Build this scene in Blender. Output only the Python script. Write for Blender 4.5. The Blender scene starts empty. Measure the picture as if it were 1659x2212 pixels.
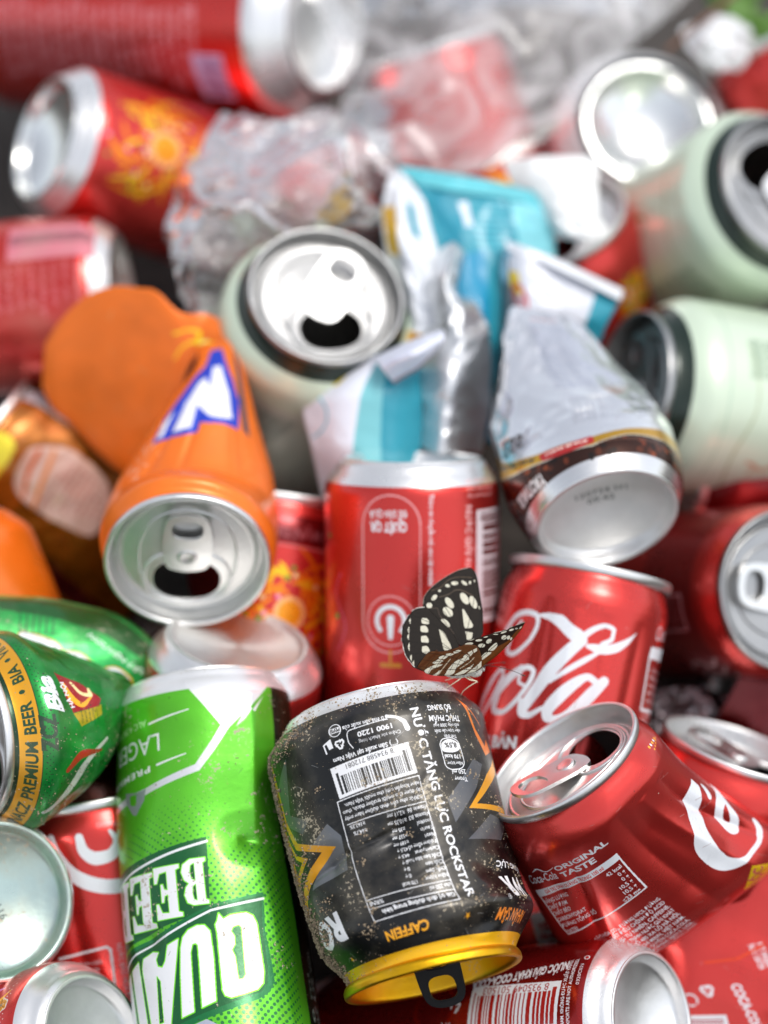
import bpy, bmesh, math, random
import numpy as np
from mathutils import Vector, Matrix

# ------------------------------------------------------------------ camera, world, sun, exposure
SC = bpy.context.scene
COL = SC.collection
PITCH = math.radians(38)          # camera looks this far below the horizon
DIST = 1000.0                     # camera to focus region, millimetres
MMPX = 0.141                      # mm per layout unit (picture is 1659 x 2212 units)
FOCUS_Z = 14.0
cp, sp_ = math.cos(PITCH), math.sin(PITCH)
BX = np.array([1.0, 0, 0])                    # picture right
BY = np.array([0, sp_, cp])                   # picture up
BZ = np.array([0, -cp, sp_])                  # towards the camera
BASIS = np.stack([BX, BY, BZ])
ORIGIN = np.array([0, 0, 0.32])


def W(p):
    """camera-aligned millimetres -> world metres"""
    return np.asarray(p, dtype=float) @ BASIS * 0.001 + ORIGIN


def P(vx, vy, z):
    """layout units + depth (mm, + is nearer) -> camera-aligned mm"""
    k = MMPX * (DIST - z) / DIST
    return np.array([(vx - 829.5) * k, -(vy - 1106) * k, z], dtype=float)


cam_d = bpy.data.cameras.new('camera')
cam = bpy.data.objects.new('camera', cam_d)
COL.objects.link(cam)
R3 = Matrix(((BX[0], BY[0], BZ[0]), (BX[1], BY[1], BZ[1]), (BX[2], BY[2], BZ[2]))).to_4x4()
cam.matrix_world = Matrix.Translation(Vector(W((0, 0, DIST)))) @ R3
cam_d.sensor_fit = 'VERTICAL'
cam_d.sensor_height = 24
cam_d.sensor_width = 18
cam_d.lens = 12.0 / (2212 * MMPX / 2 / DIST)
cam_d.clip_start = 0.05
cam_d.clip_end = 50
cam_d.dof.use_dof = True
cam_d.dof.focus_distance = (DIST - FOCUS_Z) * 0.001
cam_d.dof.aperture_fstop = 2.6
SC.camera = cam

world = bpy.data.worlds.new('World')
SC.world = world
world.use_nodes = True
wn, wl = world.node_tree.nodes, world.node_tree.links
wn.clear()
SUN_DIR = np.array([0.36, 0.62, 0.70])        # towards the sun, in camera-aligned axes
SUN_DIR = SUN_DIR / np.linalg.norm(SUN_DIR)
SUN_W = SUN_DIR @ BASIS
sun_el = math.asin(SUN_W[2])
sun_rot = math.atan2(SUN_W[0], SUN_W[1])
sky = wn.new('ShaderNodeTexSky')
sky.sky_type = 'NISHITA'
sky.sun_disc = False
sky.sun_elevation = sun_el
sky.sun_rotation = sun_rot
sky.air_density = 1.0
sky.dust_density = 2.0
sky.ozone_density = 1.0
hsv = wn.new('ShaderNodeHueSaturation')
hsv.inputs['Saturation'].default_value = 0.32
bg = wn.new('ShaderNodeBackground')
bg.inputs['Strength'].default_value = 0.15
wo = wn.new('ShaderNodeOutputWorld')
wl.new(sky.outputs[0], hsv.inputs['Color'])
wl.new(hsv.outputs[0], bg.inputs['Color'])
wl.new(bg.outputs[0], wo.inputs['Surface'])
sun_d = bpy.data.lights.new('sun', 'SUN')
sun_d.energy = 1.15
sun_d.angle = math.radians(18)
sun_d.color = (1.0, 0.965, 0.91)
sun = bpy.data.objects.new('sun', sun_d)
COL.objects.link(sun)
sun.rotation_euler = Vector(SUN_W).to_track_quat('Z', 'Y').to_euler()
SC.view_settings.view_transform = 'Standard'
SC.view_settings.look = 'None'
SC.view_settings.exposure = 0.58
SC.view_settings.gamma = 1
SC.view_settings.use_curve_mapping = False
SC.render.engine = 'CYCLES'
SC.cycles.use_denoising = True
SC.cycles.max_bounces = 8
SC.cycles.transparent_max_bounces = 12
SC.cycles.sample_clamp_indirect = 6


# ------------------------------------------------------------------ small helpers
def lin(c):
    c = np.asarray(c, dtype=float)
    return np.where(c <= 0.04045, c / 12.92, ((c + 0.055) / 1.055) ** 2.4)


def link(name, me, mat=None, parent=None, origin=None):
    o = bpy.data.objects.new(name, me)
    COL.objects.link(o)
    if mat is not None:
        me.materials.append(mat)
    if parent is not None:
        o.parent = parent
    elif origin is not None:
        o.location = origin
    return o


def thing(name, label, cat, at, group=None):
    o = bpy.data.objects.new(name, None)
    COL.objects.link(o)
    o.empty_display_size = 0.01
    o.location = W(at)
    o['label'] = label
    o['category'] = cat
    if group:
        o['group'] = group
    return o


def org(o):
    if o is None:
        return np.zeros(3)
    while o.parent is not None:
        o = o.parent
    return np.array(o.location)


def grid_mesh(name, V, UV=None, wrap=False, smooth=True):
    """V: (n, m, 3) points; wrap closes the m direction. UV: (n, m[+1 if wrap], 2)"""
    n, m = V.shape[:2]
    me = bpy.data.meshes.new(name)
    mm = m if wrap else m - 1
    i = np.arange(n - 1)[:, None]
    j = np.arange(mm)[None, :]
    j2 = (j + 1) % m
    a = i * m + j
    b = i * m + j2
    c = (i + 1) * m + j2
    d = (i + 1) * m + j
    F = np.stack([np.broadcast_to(x, (n - 1, mm)) for x in (a, b, c, d)], axis=-1).reshape(-1, 4)
    nf = len(F)
    me.vertices.add(n * m)
    me.vertices.foreach_set('co', V.reshape(-1).astype(np.float32))
    me.loops.add(nf * 4)
    me.loops.foreach_set('vertex_index', F.reshape(-1).astype(np.int32))
    me.polygons.add(nf)
    me.polygons.foreach_set('loop_start', (np.arange(nf) * 4).astype(np.int32))
    me.polygons.foreach_set('loop_total', np.full(nf, 4, dtype=np.int32))
    me.polygons.foreach_set('use_smooth', np.full(nf, smooth))
    if UV is not None:
        uv = me.uv_layers.new(name='UVMap')
        k = UV.shape[1]
        fi = i * np.ones_like(j)
        fj = j * np.ones_like(i)
        q = np.stack([UV[fi, fj], UV[fi, fj + 1], UV[fi + 1, fj + 1], UV[fi + 1, fj]], axis=2)
        uv.data.foreach_set('uv', q.reshape(-1).astype(np.float32))
    me.update(calc_edges=True)
    me.validate()
    return me


def tri_mesh(name, V, F, smooth=False):
    me = bpy.data.meshes.new(name)
    me.from_pydata([tuple(v) for v in V], [], [tuple(int(k) for k in f) for f in F])
    if smooth:
        me.polygons.foreach_set('use_smooth', np.full(len(me.polygons), True))
    me.update()
    return me


def unit(v):
    v = np.asarray(v, dtype=float)
    return v / np.linalg.norm(v)


def nrm(phi, ratio):
    """outward direction of a round end: phi = its direction across the picture (deg), ratio = facing share"""
    q = math.sqrt(max(0, 1 - ratio * ratio))
    return np.array([q * math.cos(math.radians(phi)), q * math.sin(math.radians(phi)), ratio])


def crom(keys, t):
    """Catmull-Rom over keys [(t, a, b, ...)] -> (len(t), ncol)"""
    K = np.array(keys, dtype=float)
    x, Y = K[:, 0], K[:, 1:]
    if len(x) == 1:
        return np.repeat(Y, len(t), axis=0)
    m = np.zeros_like(Y)
    d = (Y[1:] - Y[:-1]) / (x[1:] - x[:-1])[:, None]
    m[1:-1] = 0.5 * (d[1:] + d[:-1])
    same = np.sign(d[1:]) != np.sign(d[:-1])
    m[1:-1][same] = 0
    m[0], m[-1] = d[0], d[-1]
    i = np.clip(np.searchsorted(x, t, side='right') - 1, 0, len(x) - 2)
    h = (x[i + 1] - x[i])[:, None]
    u = np.clip((t - x[i]) / (x[i + 1] - x[i]), 0, 1)[:, None]
    return ((2 * u ** 3 - 3 * u ** 2 + 1) * Y[i] + (u ** 3 - 2 * u ** 2 + u) * h * m[i]
            + (-2 * u ** 3 + 3 * u ** 2) * Y[i + 1] + (u ** 3 - u ** 2) * h * m[i + 1])


def hash_noise(seed, n, size):
    r = np.random.RandomState(seed)
    return r.uniform(-1, 1, (n, size))


def vnoise(x, y, seed=0):
    """smooth 2-D value noise"""
    r = np.random.RandomState(seed)
    T = r.uniform(-1, 1, (64, 64))
    xi, yi = np.floor(x).astype(int), np.floor(y).astype(int)
    fx, fy = x - xi, y - yi
    fx, fy = fx * fx * (3 - 2 * fx), fy * fy * (3 - 2 * fy)
    g = lambda a, b: T[a % 64, b % 64]
    return (g(xi, yi) * (1 - fx) * (1 - fy) + g(xi + 1, yi) * fx * (1 - fy)
            + g(xi, yi + 1) * (1 - fx) * fy + g(xi + 1, yi + 1) * fx * fy)


def facets(s, t, seed, cell, wrap):
    """folded-foil relief in -1..1: distance to scattered points, sharp valleys between them"""
    r = np.random.RandomState(seed)
    n = max(4, int(wrap * (t.max() - t.min() + cell) / (cell * cell)))
    ps = r.uniform(-wrap / 2, wrap / 2, n)
    pt = r.uniform(t.min() - cell, t.max() + cell, n)
    w = r.uniform(0.6, 1.2, n)
    best = np.full(s.shape, 1e9)
    for a, b, k in zip(ps, pt, w):
        ds = (s - a + wrap / 2) % wrap - wrap / 2
        best = np.minimum(best, np.sqrt(ds * ds + (t - b) ** 2) * k)
    return np.clip(best / cell, 0, 1.3) - 0.55


# ------------------------------------------------------------------ the tin-can body
def profile(kind, R, t):
    if kind == 'lid':
        if R > 30:
            K = [(0, 25.8), (1.2, 25.7), (3, 26.1), (6, 27.8), (10, 30.8), (14, 32.7), (18, 33.0)]
            sc = R / 33.0
        else:
            K = [(0, 25.8), (1.2, 25.7), (2.6, 25.9), (5, 26.9), (8, 28.0), (11, 28.5)]
            sc = R / 28.5
    elif kind == 'neck':
        K = [(0, 26.4), (1.0, 26.0), (2.6, 25.9), (4.6, 26.5), (7.6, 28.4), (12, 31.2), (16, 32.6), (19, 33.0)]
        sc = 1
    elif kind == 'base':
        if R > 30:
            K = [(0, 23.8), (0.4, 24.7), (1.3, 25.5), (3, 26.6), (6, 29.4), (9, 31.9), (12, 32.9), (14, 33.0)]
            sc = R / 33.0
        else:
            K = [(0, 22.2), (0.4, 23.1), (1.3, 23.9), (3, 24.9), (5.5, 26.8), (8, 28.1), (10, 28.5)]
            sc = R / 28.5
    else:
        return np.full(t.shape, R)
    K = [(a, b if (R > 30 and abs(R - 33) < .1) or abs(R - 28.5) < .1 else b * (1 + (sc - 1) * a / K[-1][0])) for a, b in K]
    return np.where(t > K[-1][0], R, crom(K, np.minimum(t, K[-1][0]))[:, 0])


class Body:
    """Thin metal tube. (s, t): s = mm round the can from the line facing the camera (+ = picture right
    when the can runs down the picture), t = mm from end A."""

    def __init__(self, A, n, R, L, ends=('lid', 'base'), keys=None, sections=None, dents=(), creases=(),
                 crumple=None, seed=1, res=(180, 130), face=(0, 0, 1)):
        self.R, self.L, self.ends, self.seed, self.res = R, L, ends, seed, res
        self.dents, self.creases, self.crumple = dents, creases, crumple
        self.wrap = 2 * math.pi * R
        if sections is None:
            d = -unit(n)
            f = unit(np.asarray(face, float) - np.dot(face, d) * d)
            x = np.cross(f, d)
            self.d, self.f, self.x = d, f, x
            keys = keys or [(0, 0, 0, 1, 1, 0)]
            self.keys = keys
            self.A = np.asarray(A, float)
            self.sec = None
        else:
            self.sec = sections           # [(t, cx, cy, cz, ax, ay, az, fx, fy, fz)] in camera-aligned mm
            self.A = np.array(sections[0][1:4])

    def frame(self, t):
        if self.sec is not None:
            q = crom(self.sec, t)
            return q[:, 0:3], q[:, 3:6], q[:, 6:9]
        r = np.minimum(profile(self.ends[0], self.R, t), profile(self.ends[1], self.R, self.L - t))
        k = crom(self.keys, t)
        if k.shape[1] < 5:
            k = np.concatenate([k, np.zeros((len(t), 5 - k.shape[1]))], axis=1)
        c = self.A + t[:, None] * self.d + k[:, 0:1] * self.x + k[:, 1:2] * self.f
        tw = np.radians(k[:, 4:5])
        ax = np.cos(tw) * self.x + np.sin(tw) * self.f
        af = np.cos(tw) * self.f - np.sin(tw) * self.x
        return c, ax * (r * k[:, 2])[:, None], af * (r * k[:, 3])[:, None]

    def surf(self, s, t):
        s = np.asarray(s, float)
        t = np.asarray(t, float)
        sh = np.broadcast(s, t).shape
        s = np.broadcast_to(s, sh).reshape(-1)
        t = np.broadcast_to(t, sh).reshape(-1)
        c, ax, af = self.frame(np.clip(t, 0, self.L))
        th = s / self.R
        rad = ax * np.sin(th)[:, None] + af * np.cos(th)[:, None]
        p = c + rad
        # outward direction of an ellipse
        la = np.sum(ax * ax, 1)[:, None] + 1e-6
        lf = np.sum(af * af, 1)[:, None] + 1e-6
        e = ax / la * np.sin(th)[:, None] + af / lf * np.cos(th)[:, None]
        e /= np.linalg.norm(e, axis=1)[:, None] + 1e-9
        h = np.zeros(len(s))
        for D in self.dents:
            s0, t0, rs, rt, dep = D[:5]
            rot = math.radians(D[5]) if len(D) > 5 else 0
            po = D[6] if len(D) > 6 else 2
            ds = (s - s0 + self.wrap / 2) % self.wrap - self.wrap / 2
            dt = t - t0
            u = (ds * math.cos(rot) + dt * math.sin(rot)) / rs
            v = (-ds * math.sin(rot) + dt * math.cos(rot)) / rt
            q = np.clip(1 - np.sqrt(u * u + v * v + 0.004), 0, 1)
            h -= dep * (q * q * (3 - 2 * q) if po == 2 else q ** po)
        for s1, t1, s2, t2, w, dep in self.creases:
            vx, vy = s2 - s1, t2 - t1
            l2 = vx * vx + vy * vy
            u = np.clip(((s - s1) * vx + (t - t1) * vy) / l2, 0, 1)
            dd = np.hypot(s - s1 - u * vx, t - t1 - u * vy)
            h -= dep * np.clip(1 - dd / w, 0, 1) ** 1.6 * (4 * u * (1 - u)) ** 0.4
        if self.crumple:
            amp, cell, t1, t2 = self.crumple
            m = np.clip((t - t1) / 12, 0, 1) * np.clip((t2 - t) / 12, 0, 1)
            h += amp * m * (facets(s, t, self.seed, cell, self.wrap) + 0.35 * facets(s, t, self.seed + 7, cell * .45, self.wrap))
        m = np.clip(t / 8, 0, 1) * np.clip((self.L - t) / 8, 0, 1)
        h += 0.12 * m * vnoise(s / 14, t / 22, self.seed)
        return (p + e * h[:, None]).reshape(sh + (3,))

    def build(self, parent, mat, name='body'):
        nth, nt = self.res
        L = self.L
        e = 13.0
        k = max(10, nt // 6)
        ts = np.concatenate([np.linspace(0, e, k, endpoint=False), np.linspace(e, L - e, nt - 2 * k, endpoint=False), np.linspace(L - e, L, k)])
        s = -self.wrap / 2 + self.wrap * np.arange(nth) / nth
        V = self.surf(s[None, :], ts[:, None])
        u = np.arange(nth + 1) / nth
        UV = np.stack(np.broadcast_arrays(u[None, :], 1 - ts[:, None] / L), axis=-1)
        me = grid_mesh(name, W(V) - org(parent), UV, wrap=True)
        nn = np.zeros(len(me.polygons) * 3)
        me.polygons.foreach_get('normal', nn)
        cc = W(V).mean(axis=1)
        rad = ((W(V)[:-1] + W(V)[1:]) / 2 - ((cc[:-1] + cc[1:]) / 2)[:, None]).reshape(-1, 3)
        if (nn.reshape(-1, 3) * rad).sum() < 0:
            me.flip_normals()
        self.ob = link(name, me, mat, parent)
        return self.ob

    def end_frame(self, which):
        t = np.array([0.0]) if which == 0 else np.array([self.L])
        c, ax, af = self.frame(t)
        if self.sec is None:
            n = -self.d if which == 0 else self.d
        else:
            n = np.cross(unit(ax[0]), unit(af[0]))
            c2 = self.frame(np.array([3.0]) if which == 0 else np.array([self.L - 3.0]))[0]
            if np.dot(n, c[0] - c2[0]) < 0:
                n = -n
        return c[0], n, unit(af[0])


def lathe(name, prof, c, n, ref, parent, mat, seg=96, wob=0.0, close=True):
    """prof [(r, h)] spun about c + h n. camera-aligned mm"""
    x = unit(ref - np.dot(ref, n) * n)
    y = np.cross(n, x)
    pr = np.array(prof, float)
    th = np.linspace(0, 2 * math.pi, seg, endpoint=False)
    V = (c[None, None] + pr[:, None, 1:2] * n + pr[:, None, 0:1] * (np.cos(th)[None, :, None] * x + np.sin(th)[None, :, None] * y))
    u = np.arange(seg + 1) / seg
    UV = np.stack(np.broadcast_arrays(u[None, :], np.linspace(0, 1, len(pr))[:, None]), axis=-1)
    me = grid_mesh(name, W(V) - org(parent), UV, wrap=True)
    return link(name, me, mat, parent)


def smooth_prof(pts, k=5):
    K = [(i,) + tuple(p) for i, p in enumerate(pts)]
    return crom(K, np.linspace(0, len(pts) - 1, (len(pts) - 1) * k + 1))


BASE_PROF = smooth_prof([(22.3, -0.4), (22.3, 0.35), (21.5, 0.55), (20.8, 0.1), (20.3, -1.6), (19.9, -3.2), (18.8, -4.4), (15.5, -6.1), (11, -7.8), (5.5, -8.9), (0.01, -9.2)], 5)


def add_base(body, which, mat, parent, name='base', scale=None, depth=1.0):
    c, n, ref = body.end_frame(which)
    k = scale or ((23.9 if body.R > 30 else 22.3) / 22.3)
    pr = BASE_PROF.copy()
    pr[:, 0] *= k
    pr[:, 1] = np.where(pr[:, 1] < 0, pr[:, 1] * depth, pr[:, 1])
    return lathe(name, pr, c, n, ref, parent, mat)


LID_PROF = smooth_prof([(25.4, -2.2), (26.1, -1.6), (26.45, -0.4), (26.4, 0.6), (25.9, 1.15), (25.2, 1.0), (24.8, 0.2), (24.5, -1.8), (24.0, -4.4), (23.3, -5.5), (22.5, -5.3), (22.0, -4.1), (21.3, -3.6), (20.6, -3.75)], 4)


def loop2(cx, cy, a, b, n, p=2.0, rot=0.0):
    o = []
    for i in range(n):
        t = 2 * math.pi * i / n
        x = a * math.copysign(abs(math.cos(t)) ** (2 / p), math.cos(t))
        y = b * math.copysign(abs(math.sin(t)) ** (2 / p), math.sin(t))
        o.append((cx + x * math.cos(rot) - y * math.sin(rot), cy + x * math.sin(rot) + y * math.cos(rot)))
    return o


def fill_mesh(loops, depth, bevel=0.0):
    """flat plate bounded by loops[0] with holes, extruded down by depth; local mm (x, y, z)"""
    bm = bmesh.new()
    edges = []
    for lp in loops:
        vs = [bm.verts.new((x, y, 0)) for x, y in lp]
        for i in range(len(vs)):
            edges.append(bm.edges.new((vs[i], vs[(i + 1) % len(vs)])))
    bmesh.ops.triangle_fill(bm, use_beauty=True, edges=edges, normal=(0, 0, 1))
    bmesh.ops.recalc_face_normals(bm, faces=bm.faces)
    if depth:
        r = bmesh.ops.extrude_face_region(bm, geom=list(bm.faces))
        for v in [g for g in r['geom'] if isinstance(g, bmesh.types.BMVert)]:
            v.co.z -= depth
        bmesh.ops.recalc_face_normals(bm, faces=bm.faces)
        if bevel:
            es = [e for e in bm.edges if len(e.link_faces) == 2 and e.calc_face_angle(0) > 1.0]
            bmesh.ops.bevel(bm, geom=es, offset=bevel, segments=2, affect='EDGES', clamp_overlap=True)
    return bm


def place_bm(name, bm, c, n, ydir, parent, mat, smooth=True):
    y = unit(ydir - np.dot(ydir, n) * n)
    x = np.cross(y, n)
    me = bpy.data.meshes.new(name)
    bm.to_mesh(me)
    bm.free()
    V = np.array([v.co for v in me.vertices])
    Wd = W(c + V[:, 0:1] * x + V[:, 1:2] * y + V[:, 2:3] * n) - org(parent)
    me.vertices.foreach_set('co', Wd.reshape(-1))
    if smooth:
        me.polygons.foreach_set('use_smooth', np.full(len(me.polygons), True))
        try:
            me.set_sharp_from_angle(angle=math.radians(40))
        except Exception:
            pass
    me.update()
    return link(name, me, mat, parent)


def add_tab(c, n, ydir, parent, mat, lift=8.0, rot=0.0, twohole=False, size=1.0, h=-3.0):
    """pull tab: nose at -y, finger end at +y"""
    y = unit(ydir - np.dot(ydir, n) * n)
    x = np.cross(y, n)
    a = math.radians(rot)
    y2 = math.cos(a) * y + math.sin(a) * x
    l = math.radians(lift)
    n2 = unit(math.cos(l) * n - math.sin(l) * y2)
    y3 = unit(math.cos(l) * y2 + math.sin(l) * n)
    out = []
    prof = [(-6.2, 4.2), (-5.0, 6.2), (-2, 7.4), (3, 7.9), (9, 7.7), (14, 7.2), (17, 5.9), (18.6, 3.4)]
    pts = [(w, yy) for yy, w in prof] + [(0, 19.1)] + [(-w, yy) for yy, w in prof[::-1]] + [(0, -6.9)]
    K = [(i,) + p for i, p in enumerate(pts + pts[:1])]
    out = [tuple(q) for q in crom(K, np.linspace(0, len(pts), 72, endpoint=False))]
    if twohole:
        holes = [loop2(0, 11.6, 4.6, 4.6, 24, 3), loop2(0, 0.6, 4.9, 3.4, 24, 3)]
    else:
        holes = [loop2(0, 12.2, 5.0, 4.2, 28, 2.6)]
    sc = lambda lp: [(px * size, py * size) for px, py in lp]
    bm = fill_mesh([sc(out)] + [sc(q) for q in holes], 1.1, 0.35)
    tab = place_bm('pull_tab', bm, c + n * h + n2 * 1.2, n2, y3, parent, mat)
    # rivet and the curled edge of the tab
    lathe('rivet', smooth_prof([(3.4, -1.0), (3.2, 0.6), (2.4, 1.1), (1.2, 0.9), (0.01, 0.8)], 3), c + n * (h + 0.9), n, y, parent, mat, seg=32)
    return tab


def tube(name, pts, rad, parent, mat, seg=8, closed=False):
    pts = np.asarray(pts, float)
    n = len(pts)
    rad = np.broadcast_to(np.asarray(rad, float), (n,))
    tan = np.gradient(pts, axis=0)
    if closed:
        tan = np.roll(pts, -1, 0) - np.roll(pts, 1, 0)
    tan /= np.linalg.norm(tan, axis=1)[:, None] + 1e-9
    ref = np.array([0.13, 0.31, 0.94])
    u = np.cross(tan, ref)
    u /= np.linalg.norm(u, axis=1)[:, None] + 1e-9
    v = np.cross(tan, u)
    th = np.linspace(0, 2 * math.pi, seg, endpoint=False)
    V = pts[:, None] + rad[:, None, None] * (np.cos(th)[None, :, None] * u[:, None] + np.sin(th)[None, :, None] * v[:, None])
    if closed:
        V = np.concatenate([V, V[:1]])
    me = grid_mesh(name, W(V) - (org(parent)), None, wrap=True)
    return link(name, me, mat, parent)


def add_lid(body, which, mat, parent, tabmat=None, ydir=(0, 1, 0), opened=True, tab=True, lift=6.0, rot=0.0, twohole=False, name='lid', dark=None, sc=1.0):
    c, n, ref = body.end_frame(which)
    ydir = np.asarray(ydir, float)
    y = unit(ydir - np.dot(ydir, n) * n)
    pr = LID_PROF.copy()
    pr[:, 0] *= sc
    lid = lathe(name, pr, c, n, y, parent, mat, seg=128)
    outer = loop2(0, 0, 20.7 * sc, 20.7 * sc, 96)
    loops = [outer]
    if opened:
        loops.append(loop2(0, -10.6, 10.8, 7.8, 48, 2.3))
    bm = fill_mesh(loops, 0.35, 0)
    pan = place_bm('lid_panel', bm, c + n * -3.75, n, y, lid, mat, smooth=False)
    x = np.cross(y, n)
    # raised beads: round the opening and the big oval recess
    for (cx, cy, a, b, r, pw) in ((0, -9.6, 13.6, 10.2, 0.55, 2.4), (0, -1.2, 15.5, 18.3, 0.5, 2.2)):
        lp = np.array(loop2(cx, cy, a, b, 72, pw))
        if pw == 2.4:
            lp = lp[lp[:, 1] < 0.5]
            lp = lp[np.argsort(np.arctan2(lp[:, 0], -(lp[:, 1] + 9.0)))]
            pts = c + lp[:, 0:1] * x + lp[:, 1:2] * y + n * -3.6
            tube('bead', pts, r, lid, mat, 8)
        else:
            pts = c + lp[:, 0:1] * x + lp[:, 1:2] * y + n * -3.65
            tube('bead', pts, r, lid, mat, 8, closed=True)
    if tab:
        add_tab(c, n, y, lid, tabmat or mat, lift, rot, twohole)
    return lid


# ------------------------------------------------------------------ label artwork, drawn by code on to an unrolled sheet
class Canvas:
    """paint surface in mm: x from -w/2..w/2, y (t) downwards 0..h. alpha = how opaque (non metallic) the ink is"""

    def __init__(self, w, h, ppm, color, alpha=0.0, x0=None):
        self.w, self.h, self.ppm = w, h, ppm
        self.nx, self.ny = int(w * ppm), int(h * ppm)
        self.x0 = -w / 2 if x0 is None else x0
        self.off = (0.0, 0.0)
        self.a = np.empty((self.ny, self.nx, 4), dtype=np.float32)
        self.a[:] = (*color, alpha)

    def px(self, pts):
        pts = np.asarray(pts, float)
        return (pts - (self.x0, 0) + self.off) * self.ppm

    def _put(self, x1, y1, mask, col, alpha):
        if mask.any():
            sub = self.a[y1:y1 + mask.shape[0], x1:x1 + mask.shape[1]]
            sub[mask] = (*col, alpha)

    def _box(self, q, pad=0):
        x1 = max(0, int(q[:, 0].min() - pad))
        y1 = max(0, int(q[:, 1].min() - pad))
        x2 = min(self.nx, int(q[:, 0].max() + pad) + 2)
        y2 = min(self.ny, int(q[:, 1].max() + pad) + 2)
        return (x1, y1, x2, y2) if x2 > x1 and y2 > y1 else None

    def poly(self, pts, col, alpha=1.0, raw=False):
        q = np.asarray(pts, float) if raw else self.px(pts)
        b = self._box(q)
        if b is None:
            return
        x1, y1, x2, y2 = b
        X = np.arange(x1, x2)[None, :] + 0.5
        Y = np.arange(y1, y2)[:, None] + 0.5
        m = np.zeros((y2 - y1, x2 - x1), bool)
        for i in range(len(q)):
            ax, ay = q[i]
            bx, by = q[(i + 1) % len(q)]
            if ay == by:
                continue
            c = (ay > Y) != (by > Y)
            m ^= c & (X < (bx - ax) * (Y - ay) / (by - ay) + ax)
        self._put(x1, y1, m, col, alpha)

    def stroke(self, pts, widths, col, alpha=1.0, closed=False):
        """round brush along a line; widths may vary per point (mm)"""
        pts = np.asarray(pts, float)
        wd = np.broadcast_to(np.asarray(widths, float), (len(pts),)) * self.ppm / 2
        q = self.px(pts)
        n = len(q) if closed else len(q) - 1
        for i in range(n):
            j = (i + 1) % len(q)
            seg = np.stack([q[i], q[j]])
            pad = max(wd[i], wd[j]) + 1
            b = self._box(seg, pad)
            if b is None:
                continue
            x1, y1, x2, y2 = b
            X = np.arange(x1, x2)[None, :] + 0.5
            Y = np.arange(y1, y2)[:, None] + 0.5
            v = q[j] - q[i]
            l2 = v @ v + 1e-9
            u = np.clip(((X - q[i][0]) * v[0] + (Y - q[i][1]) * v[1]) / l2, 0, 1)
            d = np.hypot(X - q[i][0] - u * v[0], Y - q[i][1] - u * v[1])
            self._put(x1, y1, d < wd[i] * (1 - u) + wd[j] * u, col, alpha)

    def curve(self, pts, widths, col, alpha=1.0, n=10):
        K = [(i,) + tuple(p) + (w,) for i, (p, w) in enumerate(zip(pts, np.broadcast_to(widths, (len(pts),))))]
        r = crom(K, np.linspace(0, len(pts) - 1, (len(pts) - 1) * n + 1))
        self.stroke(r[:, :2], np.maximum(r[:, 2], 0.05), col, alpha)

    def spoly(self, pts, col, alpha=1.0, n=8):
        """closed smooth outline"""
        pts = list(pts)
        K = [(i,) + tuple(p) for i, p in enumerate([pts[-1]] + pts + pts[:2])]
        r = crom(K, np.linspace(1, len(pts) + 1, len(pts) * n, endpoint=False))
        self.poly(r, col, alpha)

    def disc(self, x, y, r, col, alpha=1.0, ry=None):
        t = np.linspace(0, 2 * math.pi, 28, endpoint=False)
        self.poly(np.stack([x + r * np.cos(t), y + (ry or r) * np.sin(t)], 1), col, alpha)

    def text(self, s, x, y, size, col, ang=0, alpha=1.0, sx=1.0, bold=0.0, shear=0.0, align='l', arc=None, space=1.0):
        """size = cap height in mm; ang = clockwise turn in the sheet (y down); baseline starts at (x, y)"""
        T = text_tris(s, bold, space)
        if T is None:
            return
        T = T.copy() * (size / 0.7)
        T[..., 0] += T[..., 1] * shear
        T[..., 0] *= sx
        wd = T[..., 0].max()
        if align == 'c':
            T[..., 0] -= wd / 2
        elif align == 'r':
            T[..., 0] -= wd
        u, v = T[..., 0], -T[..., 1]
        if arc:                       # bend the baseline: arc = radius, + bulges up
            th = u / arc
            u, v = (arc - v) * np.sin(th), arc - (arc - v) * np.cos(th)
        a = math.radians(ang)
        X = x + u * math.cos(a) - v * math.sin(a)
        Y = y + u * math.sin(a) + v * math.cos(a)
        Q = np.stack([X, Y], -1)
        Q = (Q - (self.x0, 0) + self.off) * self.ppm
        for tri in Q:
            self._tri(tri, col, alpha)

    def fit(self, s, p, q, size, col, **kw):
        """text whose baseline runs from p to q"""
        T = text_tris(s, kw.get('bold', 0.0), kw.get('space', 1.0))
        w = T[..., 0].max() * size / 0.7
        L = math.hypot(q[0] - p[0], q[1] - p[1])
        self.text(s, p[0], p[1], size, col, ang=math.degrees(math.atan2(q[1] - p[1], q[0] - p[0])), sx=L / w, **kw)

    def _tri(self, q, col, alpha):
        b = self._box(q)
        if b is None:
            return
        x1, y1, x2, y2 = b
        X = np.arange(x1, x2)[None, :] + 0.5
        Y = np.arange(y1, y2)[:, None] + 0.5
        (ax, ay), (bx, by), (cx, cy) = q
        d1 = (X - bx) * (ay - by) - (ax - bx) * (Y - by)
        d2 = (X - cx) * (by - cy) - (bx - cx) * (Y - cy)
        d3 = (X - ax) * (cy - ay) - (cx - ax) * (Y - ay)
        m = ((d1 >= -.01) & (d2 >= -.01) & (d3 >= -.01)) | ((d1 <= .01) & (d2 <= .01) & (d3 <= .01))
        self._put(x1, y1, m, col, alpha)

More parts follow.
